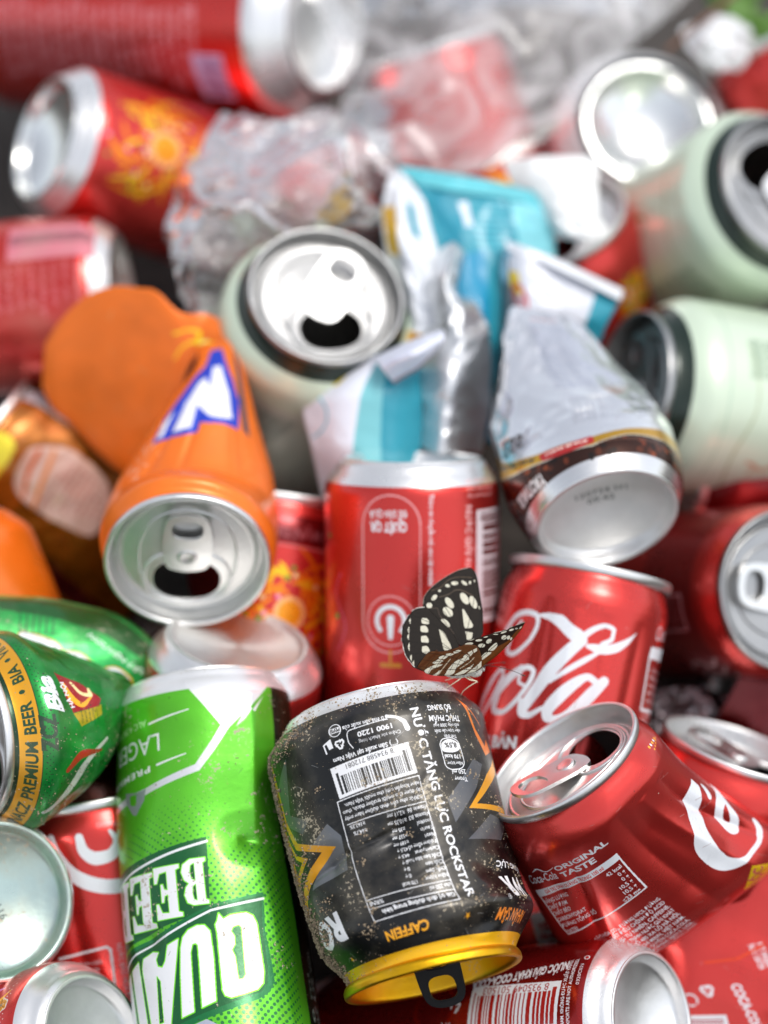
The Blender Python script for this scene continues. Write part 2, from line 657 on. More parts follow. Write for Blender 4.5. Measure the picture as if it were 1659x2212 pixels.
    def barcode(self, x, y, w, h, dark, light, seed=3, ang=0, digits=None, dsize=2.0, n=56):
        r = random.Random(seed)
        a = math.radians(ang)
        R = lambda u, v: (x + u * math.cos(a) - v * math.sin(a), y + u * math.sin(a) + v * math.cos(a))
        self.poly([R(-1.2, -1.0), R(w + 1.2, -1.0), R(w + 1.2, h + 3.2), R(-1.2, h + 3.2)], light, 1)
        k = 0
        while k < n:
            wd = r.choice([1, 1, 2, 3])
            gp = r.choice([1, 1, 2])
            u1, u2 = k * w / n, min(n, (k + wd)) * w / n
            hh = h + (1.2 if k < 3 or k > n - 4 or abs(k - n / 2) < 2 else 0)
            self.poly([R(u1, 0), R(u2, 0), R(u2, hh), R(u1, hh)], dark, 1)
            k += wd + gp
        if digits:
            self.text(digits, *R(w / 2, h + 2.7), dsize, dark, ang=ang, align='c')

    def recycle(self, x, y, r, col, ang=0):
        for k in range(3):
            a = math.radians(ang + k * 120)
            R = lambda u, v: (x + r * (u * math.cos(a) - v * math.sin(a)), y + r * (u * math.sin(a) + v * math.cos(a)))
            self.poly([R(-.35, -.95), R(.25, -.95), R(.62, -.3), R(.36, -.15), R(.08, -.62), R(-.16, -.62), R(-.42, -.2), R(-.66, -.36)], col, 1)
            self.poly([R(.85, -.42), R(.62, .18), R(.12, -.02)], col, 1)

    def speckle(self, n, col, rmin, rmax, seed, alpha=1.0, box=None):
        r = np.random.RandomState(seed)
        x1, y1, x2, y2 = box or (self.x0, 0, self.x0 + self.w, self.h)
        for _ in range(n):
            q = rmin + (rmax - rmin) * r.rand() ** 3
            x, y = r.uniform(x1, x2), r.uniform(y1, y2)
            t = np.arange(6) * math.pi / 3 + r.rand()
            rr = q * r.uniform(.5, 1.2, 6)
            self.poly(np.stack([x + rr * np.cos(t), y + rr * np.sin(t) * 1.0], 1), col, alpha)

    def mottle(self, amp, size, seed=0):
        """uneven ink: gentle change of tone with a shape of its own"""
        yy, xx = np.mgrid[0:self.ny, 0:self.nx] / self.ppm
        m = vnoise(xx / size, yy / size, seed) * .6 + vnoise(xx / size * 2.7, yy / size * 2.7, seed + 1) * .4
        self.a[..., :3] = np.clip(self.a[..., :3] * (1 + amp * m[..., None]), 0, 1)

    def image(self, name):
        im = bpy.data.images.new(name, self.nx, self.ny, alpha=True)
        im.alpha_mode = 'CHANNEL_PACKED'
        im.pixels.foreach_set(np.ascontiguousarray(self.a[::-1]).reshape(-1))
        im.update()
        im.pack()
        return im


_TT = {}


def text_tris(s, bold, space):
    key = (s, bold, space)
    if key not in _TT:
        c = bpy.data.curves.new('tmp', 'FONT')
        c.body = s
        c.resolution_u = 3
        c.offset = bold
        c.space_character = space
        o = bpy.data.objects.new('tmp', c)
        COL.objects.link(o)
        bpy.context.view_layer.update()
        m = o.to_mesh()
        m.calc_loop_triangles()
        co = np.array([v.co[:2] for v in m.vertices])
        T = co[np.array([t.vertices[:] for t in m.loop_triangles])] if len(m.loop_triangles) else None
        o.to_mesh_clear()
        bpy.data.objects.remove(o)
        bpy.data.curves.remove(c)
        _TT[key] = T
    return _TT[key]


# ------------------------------------------------------------------ materials
def new_mat(name):
    m = bpy.data.materials.new(name)
    m.use_nodes = True
    nt = m.node_tree
    return m, nt.nodes, nt.links, nt.nodes['Principled BSDF']


def nd(ns, kind, **kw):
    n = ns.new(kind)
    for k, v in kw.items():
        if k in n.inputs:
            n.inputs[k].default_value = v
        else:
            setattr(n, k, v)
    return n


def mixc(ns, ls, fac, a, b):
    m = ns.new('ShaderNodeMix')
    m.data_type = 'RGBA'
    for sock, v in ((m.inputs[0], fac), (m.inputs[6], a), (m.inputs[7], b)):
        if hasattr(v, 'is_linked') or hasattr(v, 'links'):
            ls.new(v, sock)
        else:
            sock.default_value = v
    return m.outputs[2]


def mathn(ns, ls, op, a, b=None, clamp=False):
    m = ns.new('ShaderNodeMath')
    m.operation = op
    m.use_clamp = clamp
    for i, v in enumerate((a, b)):
        if v is None:
            continue
        if hasattr(v, 'links'):
            ls.new(v, m.inputs[i])
        else:
            m.inputs[i].default_value = v
    return m.outputs[0]


def ramp(ns, ls, fac, stops):
    r = ns.new('ShaderNodeValToRGB')
    ls.new(fac, r.inputs[0])
    e = r.color_ramp.elements
    while len(e) < len(stops):
        e.new(0.5)
    for k, (p, c) in zip(e, stops):
        k.position = p
        k.color = (*c, 1) if len(c) == 3 else (c[0],) * 3 + (1,)
    return r.outputs[0]


DUST = tuple(lin((0.70, 0.65, 0.56))) + (1,)


def dirt(ns, ls, b, col, rough, metal, amount, scale=260.0, grime=0.0, seed=0.0):
    """dusty specks and a film of dried mud over any finish"""
    tc = ns.new('ShaderNodeTexCoord')
    mp = nd(ns, 'ShaderNodeMapping')
    mp.inputs['Location'].default_value = (seed, seed * 1.7, 0)
    ls.new(tc.outputs['Object'], mp.inputs['Vector'])
    n1 = nd(ns, 'ShaderNodeTexNoise', Scale=scale * 3.2, Detail=3.0, Roughness=0.7)
    n2 = nd(ns, 'ShaderNodeTexNoise', Scale=scale * 0.22, Detail=4.0, Roughness=0.6)
    ls.new(mp.outputs[0], n1.inputs['Vector'])
    ls.new(mp.outputs[0], n2.inputs['Vector'])
    t = mathn(ns, ls, 'ADD', n1.outputs[0], mathn(ns, ls, 'SUBTRACT', mathn(ns, ls, 'MULTIPLY', n2.outputs[0], 0.95), 0.2))
    m = ramp(ns, ls, t, [(1.06 - amount * 0.2, (0,)), (1.10 - amount * 0.2, (1,))])
    film = mathn(ns, ls, 'MULTIPLY', ramp(ns, ls, n2.outputs[0], [(0.42, (0,)), (0.72, (1,))]), grime)
    f = mathn(ns, ls, 'MAXIMUM', m, film)
    ls.new(mixc(ns, ls, f, col, DUST), b.inputs['Base Color'])
    ls.new(mathn(ns, ls, 'ADD', rough, mathn(ns, ls, 'MULTIPLY', f, 0.4), True), b.inputs['Roughness'])
    ls.new(mathn(ns, ls, 'MULTIPLY', metal, mathn(ns, ls, 'SUBTRACT', 1.0, f)), b.inputs['Metallic'])


def label_mat(name, image, metal=0.75, rough=0.3, coat=0.25, dirty=0.1, grime=0.03, scratch=0.25, seed=0.0, inside=(0.32, 0.31, 0.29)):
    m, ns, ls, b = new_mat(name)
    tx = ns.new('ShaderNodeTexImage')
    tx.image = image
    tx.interpolation = 'Linear'
    geo = ns.new('ShaderNodeNewGeometry')
    tc = ns.new('ShaderNodeTexCoord')
    col = mixc(ns, ls, geo.outputs['Backfacing'], tx.outputs[0], (*inside, 1)) if inside else tx.outputs[0]
    mt = mathn(ns, ls, 'MULTIPLY', mathn(ns, ls, 'SUBTRACT', 1.0, tx.outputs[1]), metal)
    mt = mt if not inside else mathn(ns, ls, 'MAXIMUM', mt, mathn(ns, ls, 'MULTIPLY', geo.outputs['Backfacing'], 0.6))
    nz = nd(ns, 'ShaderNodeTexNoise', Scale=90.0, Detail=6.0, Roughness=0.65)
    ls.new(tc.outputs['Object'], nz.inputs['Vector'])
    rg = mathn(ns, ls, 'ADD', rough - 0.1 * scratch * 2, mathn(ns, ls, 'MULTIPLY', nz.outputs[0], 0.4 * scratch * 1.5), True)
    dirt(ns, ls, b, col, rg, mt, dirty, grime=grime, seed=seed)
    b.inputs['Coat Weight'].default_value = coat
    b.inputs['Coat Roughness'].default_value = 0.16
    bp = nd(ns, 'ShaderNodeBump', Strength=0.12, Distance=0.0006)
    nz2 = nd(ns, 'ShaderNodeTexNoise', Scale=420.0, Detail=5.0, Roughness=0.6)
    ls.new(tc.outputs['Object'], nz2.inputs['Vector'])
    ls.new(nz2.outputs[0], bp.inputs['Height'])
    ls.new(bp.outputs[0], b.inputs['Normal'])
    return m


def metal_mat(name, col=(0.80, 0.80, 0.79), rough=0.28, dirty=0.05, grime=0.05, aniso=0.5, seed=0.0, bump=0.1):
    m, ns, ls, b = new_mat(name)
    tc = ns.new('ShaderNodeTexCoord')
    nz = nd(ns, 'ShaderNodeTexNoise', Scale=160.0, Detail=6.0, Roughness=0.7)
    ls.new(tc.outputs['Object'], nz.inputs['Vector'])
    c = ramp(ns, ls, nz.outputs[0], [(0.3, tuple(np.array(col) * .9)), (0.7, col)])
    rg = mathn(ns, ls, 'ADD', rough - 0.08, mathn(ns, ls, 'MULTIPLY', nz.outputs[0], 0.2), True)
    dirt(ns, ls, b, c, rg, 1.0, dirty, grime=grime, seed=seed)
    b.inputs['Anisotropic'].default_value = aniso
    bp = nd(ns, 'ShaderNodeBump', Strength=bump, Distance=0.0006)
    nz2 = nd(ns, 'ShaderNodeTexNoise', Scale=500.0, Detail=4.0)
    ls.new(tc.outputs['Object'], nz2.inputs['Vector'])
    ls.new(nz2.outputs[0], bp.inputs['Height'])
    ls.new(bp.outputs[0], b.inputs['Normal'])
    return m


def plain_mat(name, col, rough=0.5, metal=0.0, bump=0.2, bscale=60.0, var=0.15, subs=0.0, coat=0.0):
    m, ns, ls, b = new_mat(name)
    tc = ns.new('ShaderNodeTexCoord')
    nz = nd(ns, 'ShaderNodeTexNoise', Scale=bscale, Detail=5.0)
    ls.new(tc.outputs['Object'], nz.inputs['Vector'])
    c = np.array(col)
    ls.new(ramp(ns, ls, nz.outputs[0], [(0.3, tuple(c * (1 - var))), (0.7, tuple(np.clip(c * (1 + var), 0, 1)))]), b.inputs['Base Color'])
    b.inputs['Roughness'].default_value = rough
    b.inputs['Metallic'].default_value = metal
    b.inputs['Coat Weight'].default_value = coat
    bp = nd(ns, 'ShaderNodeBump', Strength=bump, Distance=0.001)
    ls.new(nz.outputs[0], bp.inputs['Height'])
    ls.new(bp.outputs[0], b.inputs['Normal'])
    return m


def film_mat(name, tint=(0.9, 0.9, 0.9), clear=0.6, milky=0.25, rough=0.2):
    """thin clear plastic: mostly see-through, glossy, a little milky where it creases"""
    m, ns, ls, b = new_mat(name)
    ns.remove(b)
    out = ns['Material Output']
    tr = ns.new('ShaderNodeBsdfTransparent')
    tr.inputs[0].default_value = (*[0.5 + 0.5 * x for x in tint], 1)
    gl = nd(ns, 'ShaderNodeBsdfGlossy', Roughness=rough)
    di = ns.new('ShaderNodeBsdfDiffuse')
    di.inputs[0].default_value = (*tint, 1)
    tl = ns.new('ShaderNodeBsdfTranslucent')
    tl.inputs[0].default_value = (*tint, 1)
    a = ns.new('ShaderNodeAddShader')
    mx0 = nd(ns, 'ShaderNodeMixShader')
    mx0.inputs[0].default_value = 0.4
    ls.new(di.outputs[0], mx0.inputs[1])
    ls.new(tl.outputs[0], mx0.inputs[2])
    tc = ns.new('ShaderNodeTexCoord')
    nz = nd(ns, 'ShaderNodeTexNoise', Scale=32.0, Detail=3.0, Roughness=0.55, Distortion=2.0)
    ls.new(tc.outputs['Object'], nz.inputs['Vector'])
    f = mathn(ns, ls, 'MULTIPLY', ramp(ns, ls, nz.outputs[0], [(0.35, (0.15,)), (0.7, (1,))]), milky * 1.6)
    m1 = ns.new('ShaderNodeMixShader')
    ls.new(f, m1.inputs[0])
    ls.new(tr.outputs[0], m1.inputs[1])
    ls.new(mx0.outputs[0], m1.inputs[2])
    fr = nd(ns, 'ShaderNodeFresnel', IOR=1.5)
    m2 = ns.new('ShaderNodeMixShader')
    ls.new(mathn(ns, ls, 'MULTIPLY', fr.outputs[0], 1 - clear * .6, True), m2.inputs[0])
    ls.new(m1.outputs[0], m2.inputs[1])
    ls.new(gl.outputs[0], m2.inputs[2])
    ls.new(m2.outputs[0], out.inputs['Surface'])
    return m


# ------------------------------------------------------------------ shared finishes
WHITE = (0.93, 0.93, 0.93)
RED = (0.80, 0.06, 0.07)
SILV = (0.90, 0.90, 0.90)
M = {}
M['silver'] = metal_mat('bare_aluminium', (0.84, 0.84, 0.835), 0.37, dirty=0.12, grime=0.06)
M['bright'] = metal_mat('polished_aluminium', (0.86, 0.87, 0.86), 0.17, dirty=0.0, grime=0.03)
M['lid'] = metal_mat('lid_aluminium', (0.80, 0.80, 0.79), 0.34, dirty=0.08, grime=0.05)
M['tab'] = metal_mat('tab_aluminium', (0.93, 0.93, 0.92), 0.30, dirty=0.0, grime=0.0)
M['white_lid'] = metal_mat('satin_lid', (0.44, 0.44, 0.437), 0.30, dirty=0.02, grime=0.02)
M['gold'] = metal_mat('gold_anodised', tuple(lin((0.92, 0.70, 0.12))), 0.34, dirty=0.32, grime=0.10)
M['dirty_silver'] = metal_mat('dirty_aluminium', (0.80, 0.80, 0.79), 0.30, dirty=0.45, grime=0.22)
M['black_tab'] = plain_mat('black_lacquer', (0.012, 0.012, 0.014), 0.28, 0.0, bump=0.05, coat=0.3)
M['foil'] = metal_mat('inner_foil', (0.78, 0.79, 0.80), 0.42, dirty=0.0, grime=0.02, bump=0.25)
CANS = 'drink cans in the heap'


def can(label, body, mat, cat='can', lids=None, bases=None, group=CANS, name='drink_can'):
    t = thing(name, label, cat, body.A, group)
    body.build(t, mat)
    for kw in lids or ():
        add_lid(body, parent=t, **kw)
    for kw in bases or ():
        add_base(body, parent=t, **kw)
    return t


def canvas_for(body, ppm, color, alpha=0.0, silver_a=0.0, silver_b=0.0):
    c = Canvas(body.wrap, body.L, ppm, color, alpha)
    if silver_a:
        c.poly([(-body.wrap, -1), (body.wrap, -1), (body.wrap, silver_a), (-body.wrap, silver_a)], SILV, 0)
    if silver_b:
        c.poly([(-body.wrap, body.L - silver_b), (body.wrap, body.L - silver_b), (body.wrap, body.L + 1), (-body.wrap, body.L + 1)], SILV, 0)
    return c


def fill_lines(c, x, y, w, n, dy, size, col, seed=1, ang=0, words=None):
    """small print: rows of short words"""
    r = random.Random(seed)
    words = words or ['nước', 'bão', 'hòa', 'đường', 'chất', 'ổn', 'định', 'CO2', 'màu', 'sản', 'xuất', 'tại', 'ngày', 'hạn', 'dùng', 'xem', 'đáy', 'lon']
    a = math.radians(ang)
    for i in range(n):
        s = ''
        while len(s) * size * 0.82 < w:
            s += r.choice(words) + ' '
        c.text(s.strip(), x - math.sin(a) * dy * i, y + math.cos(a) * dy * i, size, col, ang=ang, sx=0.85)


# ------------------------------------------------------------------ the soil under the heap
def build_ground():
    xs = np.linspace(-900, 900, 90)
    ys = np.linspace(-500, 900, 90)
    X, Y = np.meshgrid(xs, ys)
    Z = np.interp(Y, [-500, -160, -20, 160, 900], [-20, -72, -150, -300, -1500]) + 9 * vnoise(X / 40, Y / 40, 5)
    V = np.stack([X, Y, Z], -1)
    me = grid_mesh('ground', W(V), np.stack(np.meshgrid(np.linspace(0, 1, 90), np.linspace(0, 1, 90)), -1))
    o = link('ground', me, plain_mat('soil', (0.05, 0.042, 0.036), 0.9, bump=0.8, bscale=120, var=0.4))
    o['kind'] = 'structure'
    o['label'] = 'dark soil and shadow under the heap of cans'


build_ground()

B = {}      # bodies by nickname, for tracing artwork

# ---- black energy drink can, upside down, the butterfly's perch
A1 = P(798, 1527, -12)
B['black'] = Body(A1, nrm(104, -0.28), 33.0, 85.5, ('base', 'neck'),
    keys=[(0, 0, 0, 1.05, 1.0, 0), (14, -0.6, 0, 1.03, 1.0, 0), (48, -1.0, -1, 1.01, .98, 0), (66, 0.0, -1, .99, 0.97, 0), (72, 1.0, 0, 1.03, 1, 0), (79, .4, 0, 1.01, 1, 0), (85.5, -.6, 0, 1.0, 1.0, 0)],
    dents=[(-1, 48, 13, 9, 4.4, -14, 1.1), (3, 45, 6, 4, 1.6, 30, 1), (-23, 50, 10, 8, 2.4, -20, 1.3), (30, 62, 14, 6, 1.6, 20), (22, 76, 10, 5, 1.8, 0), (-10, 72, 16, 5, 0.8, -8)],
    creases=[(-34, 52, 4, 44, 1.6, 0.8), (4, 44, 14, 30, 1.4, .5), (-2, 62, 20, 55, 1.5, .5)], seed=3, res=(300, 200))

# ---- green lager can standing at the left of it
B['green'] = Body(P(437, 1478, -40), nrm(96.7, -0.27), 28.5, 140, ('base', 'lid'),
    keys=[(0, 0, 0, 1.05, 1, 0), (14, -.8, 0, 0.97, .96, 0), (50, -3.6, 0, 0.97, 0.9, 0), (80, -3.4, 0, 1.0, .9, 0), (140, -2, 0, 1.0, 1, 0)],
    dents=[(16, 55, 12, 9, 1.6, 10, 1.0), (8, 50, 20, 20, 1.2, 30), (-22, 82, 8, 6, 2.4, 0, 1)],
    creases=[(13, 55, 20, 54.5, 1.3, .7), (18, 9, 19, 55, 9, -1.7), (19, 57, 24, 130, 9, -1.2)], seed=9, res=(260, 200))

# ---- crushed red cola can leaning at the right, open lid up
B['cola_open'] = Body(P(1215, 1645, 4), nrm(125, 0.34), 28.5, 82, ('lid', None),
    keys=[(0, 0, 0, 1, 1, 0), (9, 0, 0, 1.0, 1.0, 0), (22, 0, -2, 1.04, 0.92, 0), (50, 2.2, -6, 1.24, 0.7, 0), (70, 5.5, -10, 1.36, 0.5, 0), (82, 8, -20, 1.40, 0.08, 0)],
    dents=[(10, 26, 14, 26, 3.0, 12, 1.2), (-26, 30, 12, 16, 2.5, 0, 1.2), (26, 40, 10, 30, 2.2, 0)],
    creases=[(4, 12, 8, 70, 5, 1.6), (14, 14, 22, 70, 5, -1.3), (-16, 18, -22, 60, 5, 1.2), (24, 14, 33, 60, 4, 1.6)], seed=5, res=(260, 160))

# ---- red cola can upright behind the butterfly
B['cola_up'] = Body(P(1276, 1240, -56), nrm(78.6, -0.10), 28.5, 96, ('lid', 'base'),
    keys=[(0, 0, 0, .95, 1, 0), (96, 0, 0, 0.96, .98, 0)],
    creases=[(6, 14, 3, 90, 6, 1.1), (-14, 12, -14, 90, 5, .8), (20, 14, 18, 90, 5, .8), (-4, 14, -6, 90, 5, -.6)], seed=11, res=(200, 130))

# ---- upside-down red cola can with the power sign
B['cola_power'] = Body(P(890, 990, -62), nrm(90, 0.10), 28.5, 100, ('base', 'lid'), keys=[(0, 0, 0, 1, 1, 0), (100, 0, 0, .98, 1, 0)], seed=12, res=(180, 110))

# ---- lying cola can at the bottom with the bar code
B['cola_bar'] = Body(P(1408, 2212, -2), nrm(13, 0.58), 28.5, 120, ('base', 'lid'), seed=13, res=(200, 150))

# ---- orange twisted can
e = P(404, 1211, -38)
nF = nrm(-88, 0.79)
dF = -nF
fF = unit(np.array([0, 0, 1.0]) - dF[2] * dF)
xF = np.array([1.0, 0, 0.0])
c1, c2 = P(485, 760, -88), P(165, 830, -92)


def row(t, c, a, f):
    return (t,) + tuple(c) + tuple(a) + tuple(f)


up = np.array([0, 1.0, 0])
fr = np.array([0.0, 0.12, 0.99])
fan_w = unit(P(300, 560, -84) - P(262, 1060, -108))       # along the flattened edge, pointing down
fan_f = unit(np.array([-0.3, -0.3, 0.9]))
B['orange'] = Body(None, None, 28.5, 152, ('x', 'x'), sections=[
    row(0, e, xF * 25.7, fF * 25.7), row(2.5, e + dF * 2.5, xF * 25.8, fF * 25.8), row(9, e + dF * 8 , xF * 28.0, fF * 28.0),
    row(16, P(410, 1150, -62), xF * 28.5, fF * 26), row(34, P(424, 1040, -74), xF * 25.5, fr * 19), row(55, P(454, 900, -82), unit((1, -.08, 0)) * 15.5, fr * 12),
    row(72, P(474, 790, -88), unit((1, .02, 0)) * 8.0, fr * 6), row(80, P(466, 742, -93), unit((.9, .45, 0)) * 7.0, fr * 3), row(88, P(432, 745, -96), unit((.45, .9, 0)) * 10.5, fan_f * 2),
    row(104, P(378, 822, -100), fan_w * 23.5, fan_f * 2.2), row(122, P(302, 828, -104), fan_w * 33, fan_f * 2.6), row(136, P(222, 800, -108), fan_w * 29, fan_f * 2.6), row(145, P(160, 785, -111), fan_w * 21.5, fan_f * 2.0), row(150, P(115, 790, -113), fan_w * 14, fan_f * 1.4), row(152, P(95, 790, -114), fan_w * 8, fan_f * .6)],
    creases=[(-20, 20, -17, 74, 4, 1.0), (16, 24, 14, 74, 4, -1.0), (-6, 30, -4, 76, 3, .8)], crumple=(0.35, 19, 14, 140), seed=21, res=(260, 200))

# ---- pale green can with the open lid facing us
B['pale_open'] = Body(P(704, 640, -88), nrm(66, 0.86), 33.0, 112, ('lid', 'base'), seed=31, res=(150, 90))
B['pale_upper'] = Body(P(1700, 405, -128), nrm(28, 0.85), 33.0, 112, ('lid', 'base'), seed=32, res=(150, 90))
B['pale_lying'] = Body(P(1368, 838, -108), nrm(172, 0.40), 33.0, 112, ('lid', 'base'), seed=33, res=(150, 90))

# ---- green beer cans at the left
B['beer_near'] = Body(P(-58, 1590, -12), nrm(186, 0.52), 33.0, 60, ('lid', None),
    keys=[(0, 0, 0, 1, 1, 0), (9, 0, 0, 1, 1, 0), (20, -.5, 0, .86, .88, 0), (36, 0.5, 0, .62, .66, 0), (48, 3, -3, .40, .4, 0), (57, 5, -6, .20, .2, 0), (60, 5, -8, .05, .05, 0)],
    crumple=(1.6, 12, 12, 70), seed=41, res=(240, 150))
B['beer_far'] = Body(P(-60, 1470, -52), nrm(176, 0.10), 33.0, 66, (None, None),
    keys=[(0, 0, 0, .85, .7, 0), (30, 0, 0, .82, .6, 0), (50, 2, 0, .60, .42, 0), (66, 6, 0, .06, .06, 0)],
    crumple=(.7, 15, -10, 90), seed=42, res=(200, 120))

# ---- pale base end of a cola can lying below the orange can
B['base_mid'] = Body(P(515, 1382, -48), nrm(80, 0.42), 28.5, 80, ('base', None), keys=[(0, 0, 0, 1.0, 1.0, 0), (80, 0, 0, 1, 1, 0)], seed=51, res=(130, 80))
B['base_left'] = Body(P(-4, 1948, -2), nrm(12, 0.86), 28.5, 80, ('base', None), keys=[(0, 0, 0, 1.1, 1.1, 0), (9, 0, 0, .98, .98, 0), (80, 0, 0, .95, .95, 0)], seed=52, res=(130, 80))
B['flower'] = Body(P(205, 2262, 4), nrm(20, 0.58), 28.5, 110, ('base', 'lid'), seed=53, res=(150, 100))
B['script'] = Body(P(190, 1735, -52), nrm(100, -0.05), 28.5, 100, ('lid', 'base'), keys=[(0, 0, 0, 1, 1, 0), (50, 0, 0, 1.12, .8, 0), (100, 0, 0, 1, 1, 0)], creases=[(-8, 10, -6, 90, 5, 1.2)], seed=54, res=(160, 100))

# ---- brown and gold can, orange can at the edge, red cans of the left side
B['brown'] = Body(P(-40, 945, -134), nrm(140, 0.10), 28.5, 78, ('lid', None), keys=[(0, 0, 0, 1, 1, 0), (40, 0, 0, 1.1, .7, 0), (78, -3, 0, 1.0, .3, 0)], crumple=(2.0, 15, 8, 76), seed=61, res=(180, 110))
B['orange_edge'] = Body(P(-130, 1150, -84), nrm(110, -.1), 28.5, 60, ('base', None), keys=[(0, 0, 0, 1, 1, 0), (60, 0, 0, 1.1, .6, 0)], crumple=(.8, 18, 8, 60), seed=62, res=(110, 70))
B['red_left'] = Body(P(262, 640, -134), nrm(5, 0.12), 28.5, 100, ('base', 'lid'), keys=[(0, 0, 0, 1, 1, 0), (50, 0, 0, 1.04, .9, 0), (100, 0, 0, 1, 1, 0)], crumple=(1.0, 20, 8, 92), seed=63, res=(110, 70))
B['tet_left'] = Body(P(97, 300, -150), nrm(165, 0.52), 28.5, 112, ('base', 'lid'), seed=64, res=(140, 90))
B['cola_top'] = Body(P(705, 45, -178), nrm(-7, 0.50), 33.0, 150, ('base', 'lid'), keys=[(0, 0, 0, 1.12, 1.12, 0), (150, 0, 0, 1.12, 1.12, 0)], seed=65, res=(140, 90))

# ---- behind: red and gold can between orange can and power can
B['tet_mid'] = Body(P(600, 1085, -98), nrm(82, -0.1), 28.5, 74, ('lid', 'base'), seed=71, res=(120, 80))
B['coffee'] = Body(None, None, 26.5, 84, ('x', 'x'), sections=[
    row(0, P(1312, 1120, -42), unit((1, 0.32, 0)) * 22.6, unit((-.2, .62, .8)) * 22.6),
    row(1.3, P(1309, 1112, -44), unit((1, 0.32, 0)) * 24.2, unit((-.2, .62, .8)) * 24.2),
    row(6, P(1300, 1082, -48), unit((1, 0.30, 0)) * 27.0, unit((-.2, .66, .78)) * 26),
    row(16, P(1276, 1020, -56), unit((1, 0.28, 0)) * 28.9, unit((-.16, .5, .85)) * 25),
    row(36, P(1245, 905, -66), unit((1, 0.14, 0)) * 28, unit((-.05, .22, .96)) * 19),
    row(58, P(1212, 780, -78), unit((1, -0.12, 0)) * 20, unit((0, 0, 1)) * 10),
    row(78, P(1180, 690, -88), unit((1, -0.2, 0)) * 12.5, unit((0, 0, 1)) * 4),
    row(84, P(1172, 672, -90), unit((1, -0.2, 0)) * 9, unit((0, 0, 1)) * 1)],
    crumple=(3.0, 14, 18, 90), seed=72, res=(200, 130))
B['red_right'] = Body(P(1700, 1275, -70), nrm(6, 0.89), 28.5, 100, ('lid', 'base'), seed=73, res=(130, 80))
B['rim_right'] = Body(P(1600, 1622, -52), nrm(72, 0.2), 28.5, 48, ('lid', 'base'), seed=74, res=(130, 80))
B['big_red'] = Body(P(1720, 1790, -46), nrm(60, 0.05), 33.0, 120, (None, None), keys=[(0, 0, 0, 1.1, .3, 0), (50, 0, 0, 1.35, .4, 0), (120, 0, 0, 1.3, .3, 0)], crumple=(2.2, 26, -20, 140), seed=75, res=(220, 140))
B['tin_print'] = Body(P(1150, 1830, -62), nrm(96, 0), 28.5, 90, (None, None), keys=[(0, 0, 0, 1.1, .7, 0), (90, 0, 0, 1.2, .5, 0)], crumple=(1.2, 18, -10, 100), seed=76, res=(130, 80))
B['ring'] = Body(P(1400, 268, -190), nrm(60, 0.94), 33.0, 100, ('base', 'lid'), keys=[(0, 0, 0, 1.1, 1.1, 0), (14, 0, 0, 1, 1, 0), (100, 0, 0, 1, 1, 0)], seed=81, res=(120, 70))
B['rim_back'] = Body(P(1195, 478, -150), nrm(112, 0.62), 28.5, 84, ('lid', 'base'), seed=82, res=(110, 70))
B['tet_back'] = Body(P(1372, 432, -185), nrm(75, 0.1), 28.5, 90, ('base', 'lid'), seed=83, res=(110, 70))
B['tet_plastic'] = Body(P(925, 110, -205), nrm(108, 0.1), 28.5, 100, ('lid', 'base'), seed=84, res=(110, 70))
B['red_corner'] = Body(P(1665, 80, -215), nrm(120, 0.1), 28.5, 90, ('lid', 'base'), seed=85, res=(110, 70))
# cans seen only as dark red gaps between the others
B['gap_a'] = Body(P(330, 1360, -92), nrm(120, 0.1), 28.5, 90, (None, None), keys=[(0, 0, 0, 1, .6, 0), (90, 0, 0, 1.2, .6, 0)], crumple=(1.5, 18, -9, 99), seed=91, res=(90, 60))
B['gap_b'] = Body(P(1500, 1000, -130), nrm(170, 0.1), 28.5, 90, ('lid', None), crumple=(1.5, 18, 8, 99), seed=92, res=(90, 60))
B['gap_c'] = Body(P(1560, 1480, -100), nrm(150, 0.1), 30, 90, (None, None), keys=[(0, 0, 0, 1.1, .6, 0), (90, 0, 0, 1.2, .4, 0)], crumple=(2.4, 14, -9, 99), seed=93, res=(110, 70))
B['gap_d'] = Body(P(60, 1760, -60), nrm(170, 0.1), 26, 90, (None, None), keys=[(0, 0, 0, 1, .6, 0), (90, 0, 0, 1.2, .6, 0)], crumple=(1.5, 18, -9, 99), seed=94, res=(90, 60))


# ------------------------------------------------------------------ artwork of each can
BLK = (0.035, 0.036, 0.04)
GRY = (0.34, 0.35, 0.37)
GLD = (0.96, 0.66, 0.07)
TXT = (0.90, 0.90, 0.91)


def wear(c, n, seed, box=None):
    """rub marks, pinholes and dried splashes in the ink"""
    r = random.Random(seed)
    x1, y1, x2, y2 = box or (-c.w / 2, 9, c.w / 2, c.h - 3)
    for _ in range(n):
        x, y = r.uniform(x1, x2), r.uniform(y1, y2)
        a, l = r.gauss(.4, .7), r.uniform(.6, 5)
        g = r.uniform(.60, .82)
        c.stroke([(x, y), (x + l * math.cos(a), y + l * math.sin(a))], r.uniform(.05, .13), (g, g * .78, g * .76), .5)
    for _ in range(n // 2):
        c.disc(r.uniform(x1, x2), r.uniform(y1, y2), r.uniform(.05, .22), r.choice([(.12, .03, .03), (.80, .76, .70), (.35, .10, .08)]), .9)


